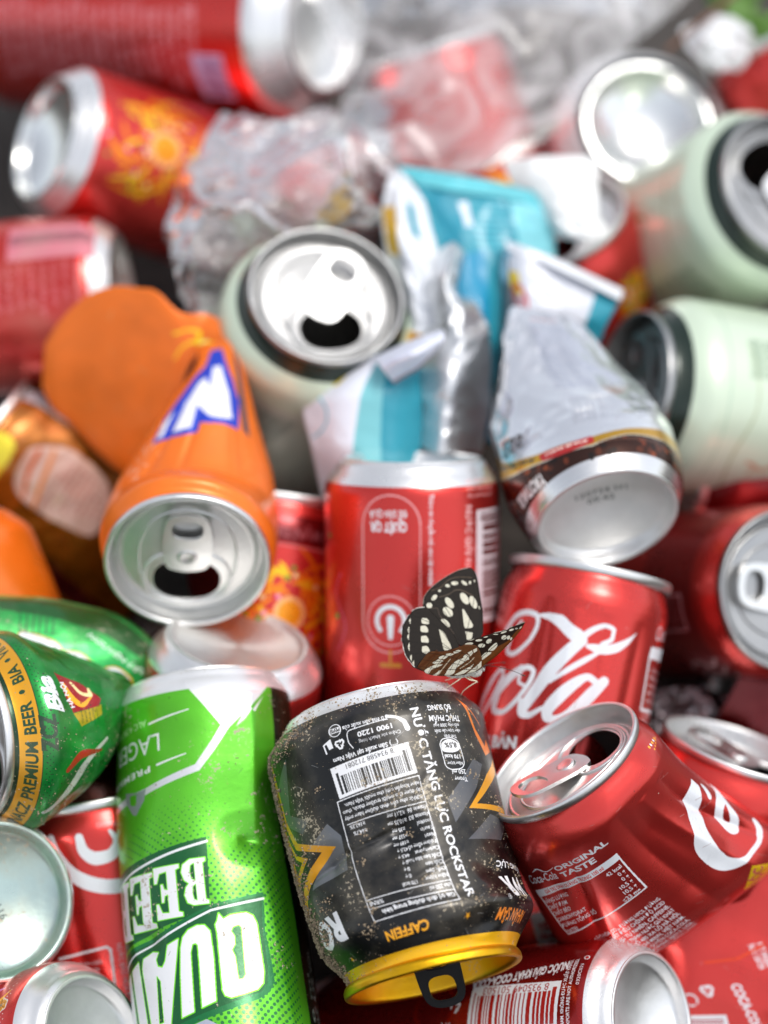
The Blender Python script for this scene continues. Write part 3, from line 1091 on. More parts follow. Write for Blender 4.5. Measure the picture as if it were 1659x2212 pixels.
def art_black():
    b = B['black']
    c = canvas_for(b, 12, (0.075, 0.077, 0.082), 0.10, 4.6, 0)
    c.mottle(0.16, 9, 3)
    W_ = b.wrap
    c.poly([(-W_, 79.6), (W_, 79.6), (W_, 100), (-W_, 100)], (0.98, 0.74, 0.05), 0.0)
    c.poly([(-W_, 58), (W_, 58), (W_, 79.5), (-W_, 79.5)], (0.05, 0.052, 0.056), 0.25)
    for k in range(14):
        c.poly([(-W_, 58 - k * 1.4), (W_, 58 - k * 1.4), (W_, 59.4 - k * 1.4), (-W_, 59.4 - k * 1.4)], tuple(np.array((0.05, .052, .056)) + k * 0.0018), 0.2)
    c.off = (0.5, 1.9)
    # darker seam bands
    c.poly([(-25.5, 4.6), (-23, 4.6), (-17.5, 16), (-15, 42), (-13.2, 57), (-16.4, 76), (-18.8, 76), (-15.6, 57), (-17.3, 42), (-20, 16)], (0.03, 0.03, 0.033), 0.3)
    # big grey star shards and gold star outline, left
    c.poly([(-31, 12), (-44, 21), (-43, 29), (-31.5, 35.4), (-27.1, 32.4), (-36.3, 28.2)], (0.36, 0.37, 0.39), 0.05)
    c.poly([(-20.4, 35.6), (-16.6, 40.4), (-17.6, 50.6), (-34.5, 52.2), (-29.8, 47.6), (-31.9, 41.9)], (0.42, 0.43, 0.45), 0.05)
    c.poly([(-42, 10), (-40.6, 29), (-36, 37), (-19.6, 42.8), (-40, 53.5), (-47, 60), (-50, 46), (-47, 30)], GLD, 0.1)
    c.poly([(-42.6, 16), (-42.2, 31), (-38, 38.6), (-25.5, 42.8), (-41, 50.5), (-46, 55), (-48, 44), (-45.5, 31)], (0.05, 0.05, 0.055), 0.2)
    c.poly([(-43.6, 22), (-43.6, 33), (-39, 40), (-32, 42.8), (-41, 47.5), (-45, 50), (-46.5, 42), (-45, 32)], GLD, 0.1)
    c.poly([(-44, 28), (-44, 35), (-40, 41), (-36, 43), (-43, 46)], (0.05, 0.05, 0.055), 0.2)
    # right side
    c.poly([(31.5, 25.6), (17.7, 37.3), (18.7, 44.5), (30, 34.5), (36, 27)], (0.36, 0.37, 0.39), 0.05)
    c.poly([(34, 42.5), (21.7, 50), (37, 50.6), (44, 45)], (0.36, 0.37, 0.39), 0.05)
    c.poly([(37.5, 30), (24.8, 40.6), (37.2, 41.4), (48, 42), (48, 24)], GLD, 0.1)
    c.poly([(37.8, 33.5), (28.6, 39.3), (48, 40), (48, 28)], (0.05, 0.05, 0.055), 0.2)
    c.poly([(31.5, 6), (33.2, 10), (36, 18), (40, 24), (46, 22), (40, 14)], (0.93, 0.50, 0.10), 0.1)
    c.poly([(34, 9), (36.5, 16), (41, 21), (44, 18)], (0.06, 0.06, 0.06), 0.2)
    # text
    c.fit('NƯỚC TĂNG LỰC ROCKSTAR', (12.2, 8.3), (15.2, 67.4), 2.7, TXT, bold=0.028)
    c.fit('BỔ SUNG', (26.6, 8.4), (17.9, 8.3), 1.7, TXT, bold=0.03)
    c.fit('THỰC PHẨM', (29.2, 12.2), (17.6, 11.6), 1.7, TXT, bold=0.03)
    for i, s in enumerate(['mỗi ngày 2000 kcal', 'năng lượng cần thiết', 'Tính trên']):
        c.fit(s, (28.4 - (i == 2) * 2, 14.6 + i * 1.75), (18.6 + (i == 2) * 3, 14.3 + i * 1.75), 1.0, TXT, bold=0.02)
    c.curve([(19.4, 20.6), (20.6, 19.2), (23.5, 18.9), (26, 19.8), (26.8, 21.6), (27.2, 26.0), (25.8, 28.2), (22.4, 28.6), (20, 27.6), (19.6, 25), (19.4, 20.6)], 0.3, TXT)
    c.spoly([(19.8, 20.8), (23, 19.2), (26.6, 21), (26.4, 22.6), (23.4, 23.4), (20, 22.8)], TXT)
    c.fit('8,5%', (25.6, 20.5), (21, 20.3), 1.5, (.1, .1, .1), bold=0.03)
    c.fit('170 kcal', (26.4, 24.2), (20.2, 23.9), 1.2, TXT, bold=0.03)
    c.fit('Năng lượng', (26.6, 26.4), (20.6, 26.1), 0.95, TXT, bold=0.02)
    c.fit('250 ml', (27, 28.8), (21.6, 28.5), 1.4, TXT, bold=0.02)
    c.fit('Trong', (27, 31.2), (22, 30.8), 1.3, TXT, bold=0.02)
    c.fit('Từ nhà sản xuất của', (5.0, 9.4), (-8.6, 9.3), 1.3, TXT, bold=0.02)
    c.fit('1900 1220', (6.2, 12.0), (-4.6, 12.3), 1.5, TXT, bold=0.03)
    c.fit('Chăm sóc khách hàng', (8.0, 14.4), (-4.6, 14.8), 1.1, TXT)
    c.curve([(-6.6, 16.6), (-7.6, 14.2), (-7.2, 11.4), (-4, 10.9), (4.2, 10.4)], 0.28, TXT)
    c.stroke([(4.8, 9.6), (7.6, 10.4), (9.6, 12.2), (10.2, 14.4)], [1.0, .8, 1.3, 1.6], TXT)
    c.disc(-11, 9.8, 2.0, TXT)
    c.disc(-11, 9.8, 1.75, (0.12, .12, .12))
    c.poly([(-12.9, 9.0), (-9.1, 9.0), (-9.1, 10.6), (-12.9, 10.6)], TXT)
    c.fit('PEPSI', (-9.4, 9.25), (-12.6, 9.25), 1.1, (.1, .1, .1), bold=0.04)
    c.recycle(-10.3, 14.2, 1.7, TXT, 180)
    c.stroke([(-13.0, 12.2), (-15.4, 13.2), (-15.0, 15.8)], 0.5, TXT)
    c.poly([(-14.6, 12.6), (-12.8, 12.2), (-12.5, 14.8), (-13.9, 15)], TXT)
    c.fit('(**) Sản xuất tại Việt Nam', (6.6, 17.3), (-13.4, 18.0), 1.35, TXT, bold=0.03)
    c.barcode(9.0, 27.2, 22.2, 5.4, (.07, .07, .07), TXT, seed=8, ang=175.5, digits='8 934588 712081', dsize=1.5, n=84)
    c.stroke([(-15.2, 30.6), (10.4, 29), (12.2, 67.6), (-14.6, 68)], 0.3, TXT, closed=True)
    c.stroke([(-13.8, 38.0), (10.8, 36.9)], 0.25, TXT)
    c.stroke([(-14.4, 61.2), (12.1, 61.2)], 0.25, TXT)
    c.stroke([(-14.4, 64.0), (12.2, 64.2)], 0.25, TXT)
    for i, s in enumerate(['hàng khuyến nghị cho người Việt Nam.', 'áp dụng cho người trưởng thành, theo', '%RNI: nhu cầu dinh dưỡng hàng ngày']):
        c.fit(s, (10.0, 30.6 + i * 2.0), (-14.2 + (i == 0) * 1.0, 31.8 + i * 2.0), 1.15, TXT, bold=0.02)
    rows = [('Vitamin B6', '≥2,11 mg', '≥162,3%'), ('Vitamin B3', '≥10,35 mg', '≥64,7%'), ('Inositol', '≥35 mg', ''), ('Taurin', '≥537 mg', ''), ('Natri', '≥189 mg', ''), ('Đường tổng số', '42,5 g', ''), ('Carbohydrat', '44,5 g', ''),
            ('Chất béo bão hòa', '0 g', ''), ('Chất béo', '0 g', ''), ('Chất đạm', '0 g', ''), ('Năng lượng', '170 kcal', '')]
    for i, (a, v, r) in enumerate(rows):
        y = 37.9 + i * 2.1
        c.text(a, 10.9 + i * .08, y, 1.15, TXT, ang=179, bold=0.02, sx=.86)
        c.text(v, 1.2 - i * .12, y + .3, 1.15, TXT, ang=179, bold=0.02, sx=.86, align='c')
        if r:
            c.text(r, -8.2, y + .5, 1.15, TXT, ang=179, bold=0.02, sx=.86)
    c.fit('cho 250 ml', (11.6, 62.0), (5.0, 62.0), 1.25, TXT, bold=0.02)
    c.fit('%RNI', (-9.4, 62.0), (-13.8, 62.0), 1.25, TXT, bold=0.02)
    c.fit('Giá trị dinh dưỡng trung bình', (11.6, 65.0), (-11, 65.2), 1.35, TXT, bold=0.035)
    c.fit('CAFFEIN', (1.2, 71.3), (-13.2, 71.6), 2.8, GLD, bold=0.035)
    for (x, y, r) in ((13.9, 72.6, 1.1), (-30.3, 75.5, .9)):
        c.poly([(x + r * (1 if k % 2 == 0 else .4) * math.sin(k * math.pi / 5), y + r * (1 if k % 2 == 0 else .4) * math.cos(k * math.pi / 5)) for k in range(10)], GLD, .3)
    c.fit('RO', (-26.0, 61.4), (-41.0, 62.6), 8.2, (0.93, .93, .94), bold=0.05)
    c.text('®', 31.4, 67.8, 1.6, TXT, ang=180)
    c.text('R', 36.4, 62.0, 6.0, TXT, ang=178, bold=0.06, sx=.8)
    c.text('W', 43.0, 62.2, 5.6, TXT, ang=178, bold=0.05, sx=.7)
    c.fit('NĂNG LỰC', (49, 58.2), (31.8, 56.9), 1.7, TXT, bold=0.03)
    c.fit('NHÂN SÂM', (42, 72.6), (26.2, 71.6), 3.0, (0.90, .50, .10), bold=0.02)
    # scuffs: bare worn specks and scratches in the print
    c.speckle(260, (0.55, 0.55, 0.55), 0.05, 0.22, 4)
    r = random.Random(5)
    for _ in range(26):
        x, y = r.uniform(-48, 44), r.uniform(6, 78)
        c.stroke([(x, y), (x + r.uniform(-2.5, 2.5), y + r.uniform(-2, 2))], 0.09, (.6, .6, .6))
    c.stroke([(11.6, 28.6), (8.5, 34), (3.0, 38.9), (-3, 40.6), (-9, 42.4), (-16.4, 43.2)], 0.16, (0.02, .02, .02), .6)
    c.stroke([(14, 50), (8, 50.6), (2, 53.4), (-4, 55)], 0.14, (0.02, .02, .02), .6)
    c.stroke([(17, 30), (12, 39)], 0.12, (0.02, .02, .02), .6)
    return label_mat('black_can_print', c.image('black_can_print'), metal=0.55, rough=0.34, coat=0.3, dirty=0.5, grime=0.17, scratch=.35)


GOFF = 2.5
LIME = (0.36, 0.74, 0.15)
DKG = (0.03, 0.36, 0.17)
EDGE = (0.50, 0.92, 0.15)


def serif(c, ch, S0, S1, T0, T1, col, edge):
    """slab letter turned upside down: reading left edge at S0, right edge at S1, foot at T0, head at T1"""
    G = {
        'B': [[(0, 0), (.62, 0), (.92, .1), (1, .26), (.9, .44), (.72, .52), (.86, .6), (.94, .76), (.84, .93), (.6, 1), (0, 1), (0, .93), (.12, .9), (.12, .1), (0, .07)],
              [(.46, .1), (.6, .14), (.64, .28), (.6, .42), (.46, .47)], [(.46, .56), (.57, .6), (.6, .74), (.56, .87), (.46, .9)]],
        'E': [[(0, 0), (1, 0), (1, .3), (.9, .3), (.78, .12), (.48, .1), (.48, .46), (.62, .44), (.66, .34), (.74, .34), (.74, .68), (.66, .68), (.62, .56), (.48, .54), (.48, .9), (.76, .88), (.88, .7), (.97, .7), (.97, 1), (0, 1), (0, .93), (.14, .9), (.14, .1), (0, .07)]],
        'R': [[(0, 0), (.5, 0), (.5, .08), (.46, .1), (.46, .44), (.6, .44), (.72, 0), (1, 0), (1, .08), (.9, .42), (.76, .5), (.92, .6), (.96, .78), (.84, .94), (.6, 1), (0, 1), (0, .93), (.12, .9), (.12, .1), (0, .07)],
              [(.46, .55), (.57, .6), (.6, .74), (.56, .87), (.46, .9)]],
    }[ch]
    m = lambda p: (S0 + (S1 - S0) * p[0], T0 + (T1 - T0) * p[1])
    out = [m(p) for p in G[0]]
    c.stroke(out, 0.7, edge, 0.2, closed=True)
    c.poly(out, col, 0.9)
    for h in G[1:]:
        hh = [m(p) for p in h]
        c.poly(hh, DKG, 0.3)
        c.stroke(hh, 0.28, edge, 0.2, closed=True)


def art_green():
    b = B['green']
    c = canvas_for(b, 10, LIME, 0.05, 7.2, 0)
    c.mottle(0.07, 13, 8)
    c.off = (GOFF, 0.0)
    Wd = (0.90, 0.90, 0.91)
    # back colour on the far right side
    c.poly([(24.0, 7.2), (25.2, 19), (28.3, 72), (31, 140), (90, 140), (90, 7.2)], (0.015, 0.13, 0.07), 0.15)
    c.fit('BEER LAGER ALC 4.3% VOL', (40.5, 136), (36.5, 88), 2.8, (.55, .58, .56), bold=0.02)
    c.fit('330 ml', (34.5, 120), (33.5, 96), 1.6, (.5, .55, .5), bold=0.02)
    # dotted halftone
    r = random.Random(2)
    for i in range(-30, 40):
        for j in range(0, 60):
            x = i * 2.25 + (j % 2) * 1.12
            y = 40 + j * 1.35 + 0.012 * x * x
            if x > 25 or x < -60:
                continue
            k = np.interp(y, [40, 52, 70, 90, 120], [0.10, 0.30, 0.46, 0.5, .55])
            k *= np.interp(abs(x - 4 if y > 56 else x + 14), [0, 14, 22, 30], [1.05, 1, .72, .35])
            if y < 52 and x > 8:
                continue
            if y < 58 and 3 < x < 12:
                k *= .5
            c.disc(x, y, max(.1, k), (0.05, 0.42, 0.20), 0.3)
    # silver chevrons at the head
    c.poly([(-6.2, 4), (-6.2, 5.6), (5.1, 19.5), (7.2, 20.8), (24.4, 5.5), (24.4, 4)], (0.92, .92, .92), 0)
    c.poly([(5.1, 19.3), (7.6, 20.6), (2.6, 27.5), (-1.8, 32.8), (-20.7, 37.4), (-40, 40), (-40, 37.6), (-20.7, 35.4), (-3.2, 30.8), (2.0, 24.0)], (0.88, .88, .89), 0)
    c.poly([(-31.4, 35.0), (-25.0, 36.0), (-20.7, 35.6), (-21.5, 39), (-25.4, 43), (-27.1, 42.5), (-31, 38)], (0.62, .66, .66), 0)
    c.spoly([(-28.6, 36.4), (-25.2, 36.4), (-25.4, 39.8), (-28.2, 39.2)], LIME, 0)
    c.poly([(10.0, 20.2), (12.4, 16.2), (15.0, 14.2), (15.4, 15.2), (20.4, 10.2), (16.4, 15.6), (15.2, 14.9), (13.0, 17.8)], Wd, .6)
    c.fit('ALC 4.3% VOL', (-20.6, 14.2), (-40.0, 16.0), 1.9, (.75, .88, .65), bold=0.02, alpha=.5)
    c.stroke([(-19.3, 15.8), (-5.2, 13.6)], [.7, .35], Wd, .6)
    c.fit('LAGER', (-14.9, 19.2), (-39, 20.6), 5.6, Wd, bold=0.0, alpha=.6)
    c.stroke([(-16.2, 29.0), (-6.2, 27.1)], [.7, .35], Wd, .6)
    c.fit('PREMIUM', (-18.8, 28.8), (-43.0, 31.2), 1.9, Wd, bold=0.03, alpha=.6, space=1.2)
    # BEER panel
    c.poly([(-0.7, 53.2), (-1.2, 64), (-1.9, 75.8), (-45, 84), (-45, 60), (-12.9, 54.9)], DKG, .3)
    c.stroke([(-0.7, 54.6), (-13, 56.8), (-30, 60.2), (-44, 63.5)], 0.8, Wd, .8)
    serif(c, 'B', -1.9, -9.8, 59.6, 73.8, Wd, EDGE)
    serif(c, 'E', -10.4, -19.6, 60.6, 76.6, Wd, EDGE)
    serif(c, 'E', -20.1, -31.4, 61.6, 78.6, Wd, EDGE)
    serif(c, 'R', -32.2, -44, 62.4, 80.2, Wd, EDGE)
    # name panel
    pan = [(15.4, 71.6), (14.4, 83.6), (15.4, 93.5), (15.6, 99), (13.6, 102.2), (9.7, 104.2), (-6.8, 108.4), (-20, 112), (-50, 122), (-50, 86), (-17.1, 80.0), (-1.9, 74.3)]
    c.poly(pan, (0.05, 0.44, 0.22), .3)
    c.poly([(14.6, 72.6), (13.6, 84), (13.9, 95), (13.2, 99.4), (11, 102), (-7, 106.6), (-20, 110), (-50, 119), (-50, 87), (-17, 81), (-1.9, 75.2)], DKG, .3)
    c.stroke([(15.1, 73.6), (-1.8, 76.0), (-17.1, 81.6), (-34, 85.6), (-48, 90)], 0.75, Wd, .8)

    def big(out, holes=()):
        c.stroke(out, 0.8, EDGE, .2, closed=True)
        c.poly(out, Wd, .9)
        for h in holes:
            c.poly(h, DKG, .3)
            c.stroke(h, .3, EDGE, .2, closed=True)
    big([(0.5, 77.2), (1.7, 79.0), (4, 78), (9.0, 77.6), (11.0, 78.6), (12.0, 81), (12.5, 96.0), (11.8, 99.4), (9.8, 101.2), (1.4, 103), (-.4, 102.2), (-1.0, 100.5), (-0.6, 83), (-.9, 80.5), (-.2, 79.4)],
        [[(4.4, 81.8), (6.2, 81.2), (6.9, 82.0), (6.5, 96.4), (5.6, 97.6), (4.3, 97.6), (4.1, 90.6), (3.4, 88.6), (4.5, 87.0), (4.6, 84.4), (3.8, 82.9)]])
    big([(-12.4, 86.0), (-11.4, 83), (-9.4, 81), (-6.5, 80.0), (-4.2, 80.2), (-2.7, 82.2), (-2.5, 90), (-3.3, 103.5), (-7.8, 105.0), (-7.1, 92), (-6.9, 86.0), (-7.6, 85.3), (-8.6, 85.6), (-9.4, 88), (-10.4, 105.9), (-14.6, 107.1), (-13.4, 94)])
    big([(-12.9, 83.2), (-16.8, 84.6), (-18.2, 89.2), (-19.6, 91), (-21.4, 90.4), (-21.8, 88.2), (-20.8, 86.2), (-23.6, 85.6), (-27.6, 87.0), (-28.6, 90), (-27.2, 109.2), (-25.0, 109.2), (-18.9, 108.8), (-15.6, 95)],
        [[(-22.2, 93.2), (-21.0, 95), (-21.6, 107.4), (-23.4, 107.6)]])
    big([(-30.4, 87.6), (-36, 89.6), (-34.4, 112), (-29.2, 110.6)])
    big([(-38, 90), (-44, 93), (-43, 116), (-37, 114)])
    # grey dotted foot
    c.poly([(-6.8, 108.6), (-3.0, 111.0), (2, 117), (2, 130), (-60, 140), (-50, 122), (-20, 112.2)], (0.70, .72, .78), .1)
    for i in range(14):
        for j in range(6):
            c.disc(-34 + i * 2.6 + (j % 2) * 1.3, 113 + j * 2.1, .8, (.55, .58, .68), .1)
    c.speckle(150, (0.20, 0.24, 0.08), 0.06, 0.28, 14, .9)
    c.speckle(50, (0.62, 0.58, 0.30), 0.06, 0.30, 15, .9)
    r = random.Random(9)
    for _ in range(30):
        x, y = r.uniform(-30, 20), r.uniform(8, 105)
        c.stroke([(x, y), (x + r.uniform(-1.5, 1.5), y + r.uniform(-1.5, 1.5))], 0.08, (.15, .3, .1), .9)
    return label_mat('green_can_print', c.image('green_can_print'), metal=0.55, rough=0.28, coat=0.25, dirty=0.38, grime=0.02, scratch=.25, seed=2)


CR = (0.81, 0.22, 0.20)
CW = (0.86, 0.87, 0.89)


def art_cola_open():
    b = B['cola_open']
    c = canvas_for(b, 10, CR, 0.05)
    c.fit('ORIGINAL', (-22.6, 20.9), (-2.7, 18.6), 2.2, CW, bold=0.035)
    c.fit('TASTE', (-21.6, 24.2), (-8.4, 22.6), 2.2, CW, bold=0.035)
    c.fit('Coca-Cola', (-37.4, 25.6), (-23.6, 24.4), 3.6, CW, bold=0.02, shear=.35)
    c.curve([(-33, 20.4), (-30, 19), (-27, 20.6), (-24, 19.6), (-22.8, 18.8)], [.3, .7, .5, .3, .2], CW)
    bx = [(-36.6, 28.6), (-2.6, 24.2), (-2.0, 42.5), (-31.0, 47.0)]
    c.stroke(bx, 0.55, CW, closed=True)
    c.poly([(-37, 28.6), (-2.4, 24.0), (-2.2, 26.6), (-36.4, 31.2)], CW)
    c.fit('GIÁ TRỊ DINH DƯỠNG TRONG 100 ml', (-32.6, 30.1), (-8.0, 26.9), 1.5, CR, bold=0.02)
    L = [('NĂNG LƯỢNG', '42 kcal'), ('CHẤT ĐẠM', '0 g'), ('CHẤT BÉO', '0 g'), ('CARBOHYDRAT', '10,5 g'), ('ĐƯỜNG TỔNG SỐ', '10,5 g'), ('NATRI', '≤23 mg')]
    for i, (a, v) in enumerate(L):
        c.text(a, -35.2 + i * .9, 34.0 + i * 2.5, 1.5, CW, ang=-7, bold=0.02, sx=.8)
        c.text(v, -3.4, 29.8 + i * 2.5, 1.6, CW, ang=-7, bold=0.02, sx=.8, align='r')
    P_ = ['THÀNH PHẦN: NƯỚC BÃO HÒA CO₂, ĐƯỜNG HFCS, ĐƯỜNG', 'MÍA, MÀU TỰ NHIÊN (150d), CHẤT ĐIỀU CHỈNH ĐỘ ACID', '(338), HƯƠNG TỰ NHIÊN, CAFFEINE.', 'SẢN PHẨM CỦA CÔNG TY TNHH NƯỚC GIẢI KHÁT', 'COCA-COLA VIỆT NAM, SỐ 485 XA LỘ HÀ NỘI,', 'THỦ ĐỨC, THÀNH PHỐ HỒ CHÍ MINH, VIỆT NAM.', 'THEO NHƯỢNG QUYỀN COCA-COLA,', 'ATLANTA, GEORGIA 30313, USA.', 'NGON HƠN KHI UỐNG LẠNH.']
    for i, s in enumerate(P_):
        y1 = 51.6 + i * 2.35
        wid = len(s) * 0.72
        c.fit(s, (-1.4 - wid + (i * .2), y1 - 1.4 + wid * .15), (-1.4 + i * .2, y1 - 1.4), 1.5, CW, bold=0.02)
    # the big initial of the script name, running out of sight at the right
    c.spoly([(33, 27.5), (35.5, 27.0), (35.6, 30), (32.7, 33), (22.6, 41.7), (18.6, 50.1), (18.8, 54.8), (22.0, 58.7), (28, 59.2), (33, 57.8), (38, 54.2), (39.6, 55.2), (36.5, 58.4), (31.8, 60.2), (27.1, 61.0), (18.9, 60.2), (14.4, 56.5), (13.2, 50.1), (15.0, 41.6), (23.5, 31.5), (29, 28.2)], CW)
    c.spoly([(44, 36.5), (40, 38), (32.7, 39.6), (27.4, 46.5), (26.5, 50.6), (28.6, 52.4), (31.4, 51.6), (34.0, 49.0), (37.5, 44), (41, 41), (46, 39)], CW)
    c.spoly([(38, 33.0), (36.5, 35.4), (34.0, 37.0), (33.2, 36.4), (35.2, 33.8), (37.5, 31.4)], CW)
    c.spoly([(36, 42.5), (33.4, 45.2), (31.0, 48.2), (30.6, 46.2), (33, 43)], CR, .05)
    c.poly([(20.6, 63.0), (13.6, 70.0), (16.6, 77.6), (26, 71)], (0.93, 0.76, 0.08), .6)
    c.fit('LỘC', (17.6, 73.2), (22.6, 66.6), 3.2, (.72, .12, .35), bold=0.02)
    for i in range(5):
        c.disc(30 + i * 1.6, 6.2 + .3 * i, .5, CW if i % 2 else GLD)
        c.disc(31 + i * 1.7, 8.0, .35, GLD)
    c.speckle(14, (0.1, .02, .02), .08, .25, 3)
    c.off = (0, 0)
    wear(c, 70, 16)
    return label_mat('open_can_print', c.image('open_can_print'), metal=0.78, rough=0.26, coat=0.4, dirty=0.02, grime=0.015, scratch=.3, seed=4)


def art_cola_up():
    b = B['cola_up']
    c = canvas_for(b, 8, CR, 0.05)
    q = c.curve
    q([(-30.5, 24), (-26.5, 19.3), (-21.0, 17.7), (-17.5, 18.4), (-16.7, 21.1), (-18.3, 26.0), (-21.9, 30.0), (-25.2, 31.5), (-27.6, 30.2), (-26.8, 26), (-23.5, 20.8)], [2.2, 2.0, 1.9, 1.7, 1.4, 1.4, 1.6, 1.7, 1.6, 1.4, 1.2], CW)
    c.spoly([(-17.4, 18.2), (-13, 16.9), (-9.0, 16.9), (-4.7, 19.2), (-0.4, 21.4), (-3.0, 24.6), (-6, 23.2), (-9.5, 20.8), (-13, 19.2)], CW)
    # tall loop letter
    q([(-16.9, 46), (-16.4, 49.2), (-14.0, 49.6), (-9, 46.5)], [2.6, 2.6, 2.2, 1.2], CW)
    q([(-16.2, 47.6), (-12.6, 41), (-9.0, 34.5), (-4, 27.5), (-0.6, 23.6)], [3.4, 4.4, 4.7, 4.2, 3.6], CW)
    q([(-1.4, 23.4), (2.4, 19.6), (6.6, 17.6), (9.4, 18.5), (9.4, 21), (6.4, 23.6)], [2.2, 1.9, 1.5, 1.4, 1.5, 1.6], CW)
    q([(1.6, 25.0), (6.0, 25.2), (10.6, 24.0), (14.8, 21.2), (18.4, 17.6)], [1.4, 3.0, 3.0, 2.0, .2], CW)
    q([(5.4, 26.6), (1.4, 29.6), (-3.2, 33.4), (-8.6, 38.2)], [1.2, 1.9, 1.8, 1.2], CW)
    # o
    q([(-19.4, 35.4), (-24.6, 39.8), (-28.6, 45.0), (-28.4, 49.4), (-24.6, 50.2), (-19.4, 46), (-16.0, 40.2), (-14.9, 36.2), (-17.0, 34.8), (-19.4, 36.2), (-19.6, 39.6), (-16.4, 41)], [2.2, 3.2, 3.6, 2.6, 1.8, 1.7, 1.6, 1.6, 1.7, 1.5, 1.2, 1.0], CW)
    q([(-27.4, 37.0), (-30, 37.4), (-35, 43), (-38.4, 49.6), (-37.2, 52.6), (-33, 49), (-28.8, 42), (-27, 38.5)], [1.6, 1.8, 2.8, 2.8, 2, 1.6, 1.6, 1.6], CW)
    # a
    q([(7, 35.6), (4.0, 34.4), (0, 37.0), (-4.6, 42.4), (-7.4, 47.4), (-6.4, 49.6), (-2.4, 48.2), (3, 42)], [2.2, 2.2, 3.4, 4.2, 3.8, 2.6, 2, 1.4], CW)
    q([(9.4, 34.8), (4.6, 41.4), (0.4, 47.4), (0.2, 49.8), (3.4, 48.8), (9.0, 43.4)], [3.2, 4.2, 4.2, 3.2, 2.0, 1.0], CW)
    c.fit('PHIÊN BẢN', (-41, 62.6), (-15.8, 60.6), 3.6, CW, bold=0.05)
    q([(-11.7, 61.5), (-9.6, 62.0), (-8, 59.4), (-6.4, 57.0)], [1, 2, 1.6, .4], GLD)
    q([(-10.6, 60.0), (-9.4, 57.6)], [1.2, .6], GLD)
    for i in range(7):
        c.disc(-14.0 - .25 * i, 63 + i * 1.1, .28, CW)
    # facts box on the side
    c.stroke([(27.2, 22.4), (28.0, 40.4), (46, 40), (46, 20)], 1.0, CW)
    c.poly([(27.0, 20.4), (46, 19.2), (46, 23.6), (27.0, 24.2)], CW)
    fill_lines(c, 30, 28, 14, 5, 2.4, 1.4, CW)
    c.fit('Coca', (28.6, 18.0), (38.4, 17.0), 4.4, CW, shear=.3)
    fill_lines(c, 29, 45, 16, 8, 2.4, 1.5, CW, 4)
    c.off = (0, 0)
    wear(c, 70, 19)
    return label_mat('upright_can_print', c.image('upright_can_print'), metal=0.78, rough=0.25, coat=0.4, dirty=0.0, grime=0.01, seed=5)


def art_cola_power():
    b = B['cola_power']
    c = canvas_for(b, 7, CR, 0.05, 7.0)
    LG = (0.90, .62, .62)
    x0 = -7.2
    for r_, w in ((9.6, .55),):
        th = np.linspace(math.pi, 2 * math.pi, 24)
        top = [(x0 + r_ * math.cos(t), 19 + r_ * math.sin(t)) for t in th]
        bot = [(x0 + r_ * math.cos(t), 50 + r_ * math.sin(t)) for t in th + math.pi]
        c.stroke(top + bot, w, LG, .7, closed=True)
    t = np.linspace(0, 2 * math.pi, 40)
    c.stroke(np.stack([x0 + 7.9 * np.cos(t), 49.4 + 7.9 * np.sin(t)], 1), .45, LG, .7)
    ta = np.linspace(math.radians(140), math.radians(400), 26)
    c.stroke(np.stack([x0 + 4.6 * np.cos(ta), 49.4 + 4.6 * np.sin(ta)], 1), 1.5, CW)
    c.stroke([(x0, 48.6), (x0, 54.6)], [2.4, 1.6], CW)
    c.fit('QUÉT QR', (-1.9, 18.0 + 0), (-14.2, 18.2), 2.9, CW, bold=0.04)
    c.fit('ĐỂ SĂN QUÀ', (-1.9, 14.2), (-14.4, 14.4), 2.2, CW, bold=0.03)
    c.fit('Thông tin khuyến mãi xem tại website', (5.2, 9), (5.2, 38), 1.5, CW, bold=0.02)
    c.fit('NƯỚC GIẢI KHÁT', (18.2, 13), (18.2, 38), 2.4, (.9, .7, .7), bold=0.03)
    c.barcode(38, 16, 34, 12, (.35, .06, .06), (.85, .80, .82), seed=6, ang=90, n=60)
    fill_lines(c, 19, 10.6, 18, 3, -2.2, 1.4, (.9, .7, .7), 6)
    c.stroke([(x0, 59), (x0, 64)], .9, (.80, .50, .1))
    c.stroke([(x0 - 3, 63.6), (x0 + 3, 63.6)], 1.4, (.80, .50, .1))
    c.disc(-29, 49.4, 1.0, (.2, .6, .15))
    c.disc(-34, 24, 1.0, (.2, .5, .15))
    for i in range(18):
        c.disc(-27 - 2.5 * math.sin(i * .4), 36 + i * 1.4, .45, (.85, .35, .5))
    c.off = (0, 0)
    wear(c, 70, 17)
    return label_mat('power_can_print', c.image('power_can_print'), metal=0.78, rough=0.26, coat=0.35, dirty=0.0, grime=0.01, seed=6)


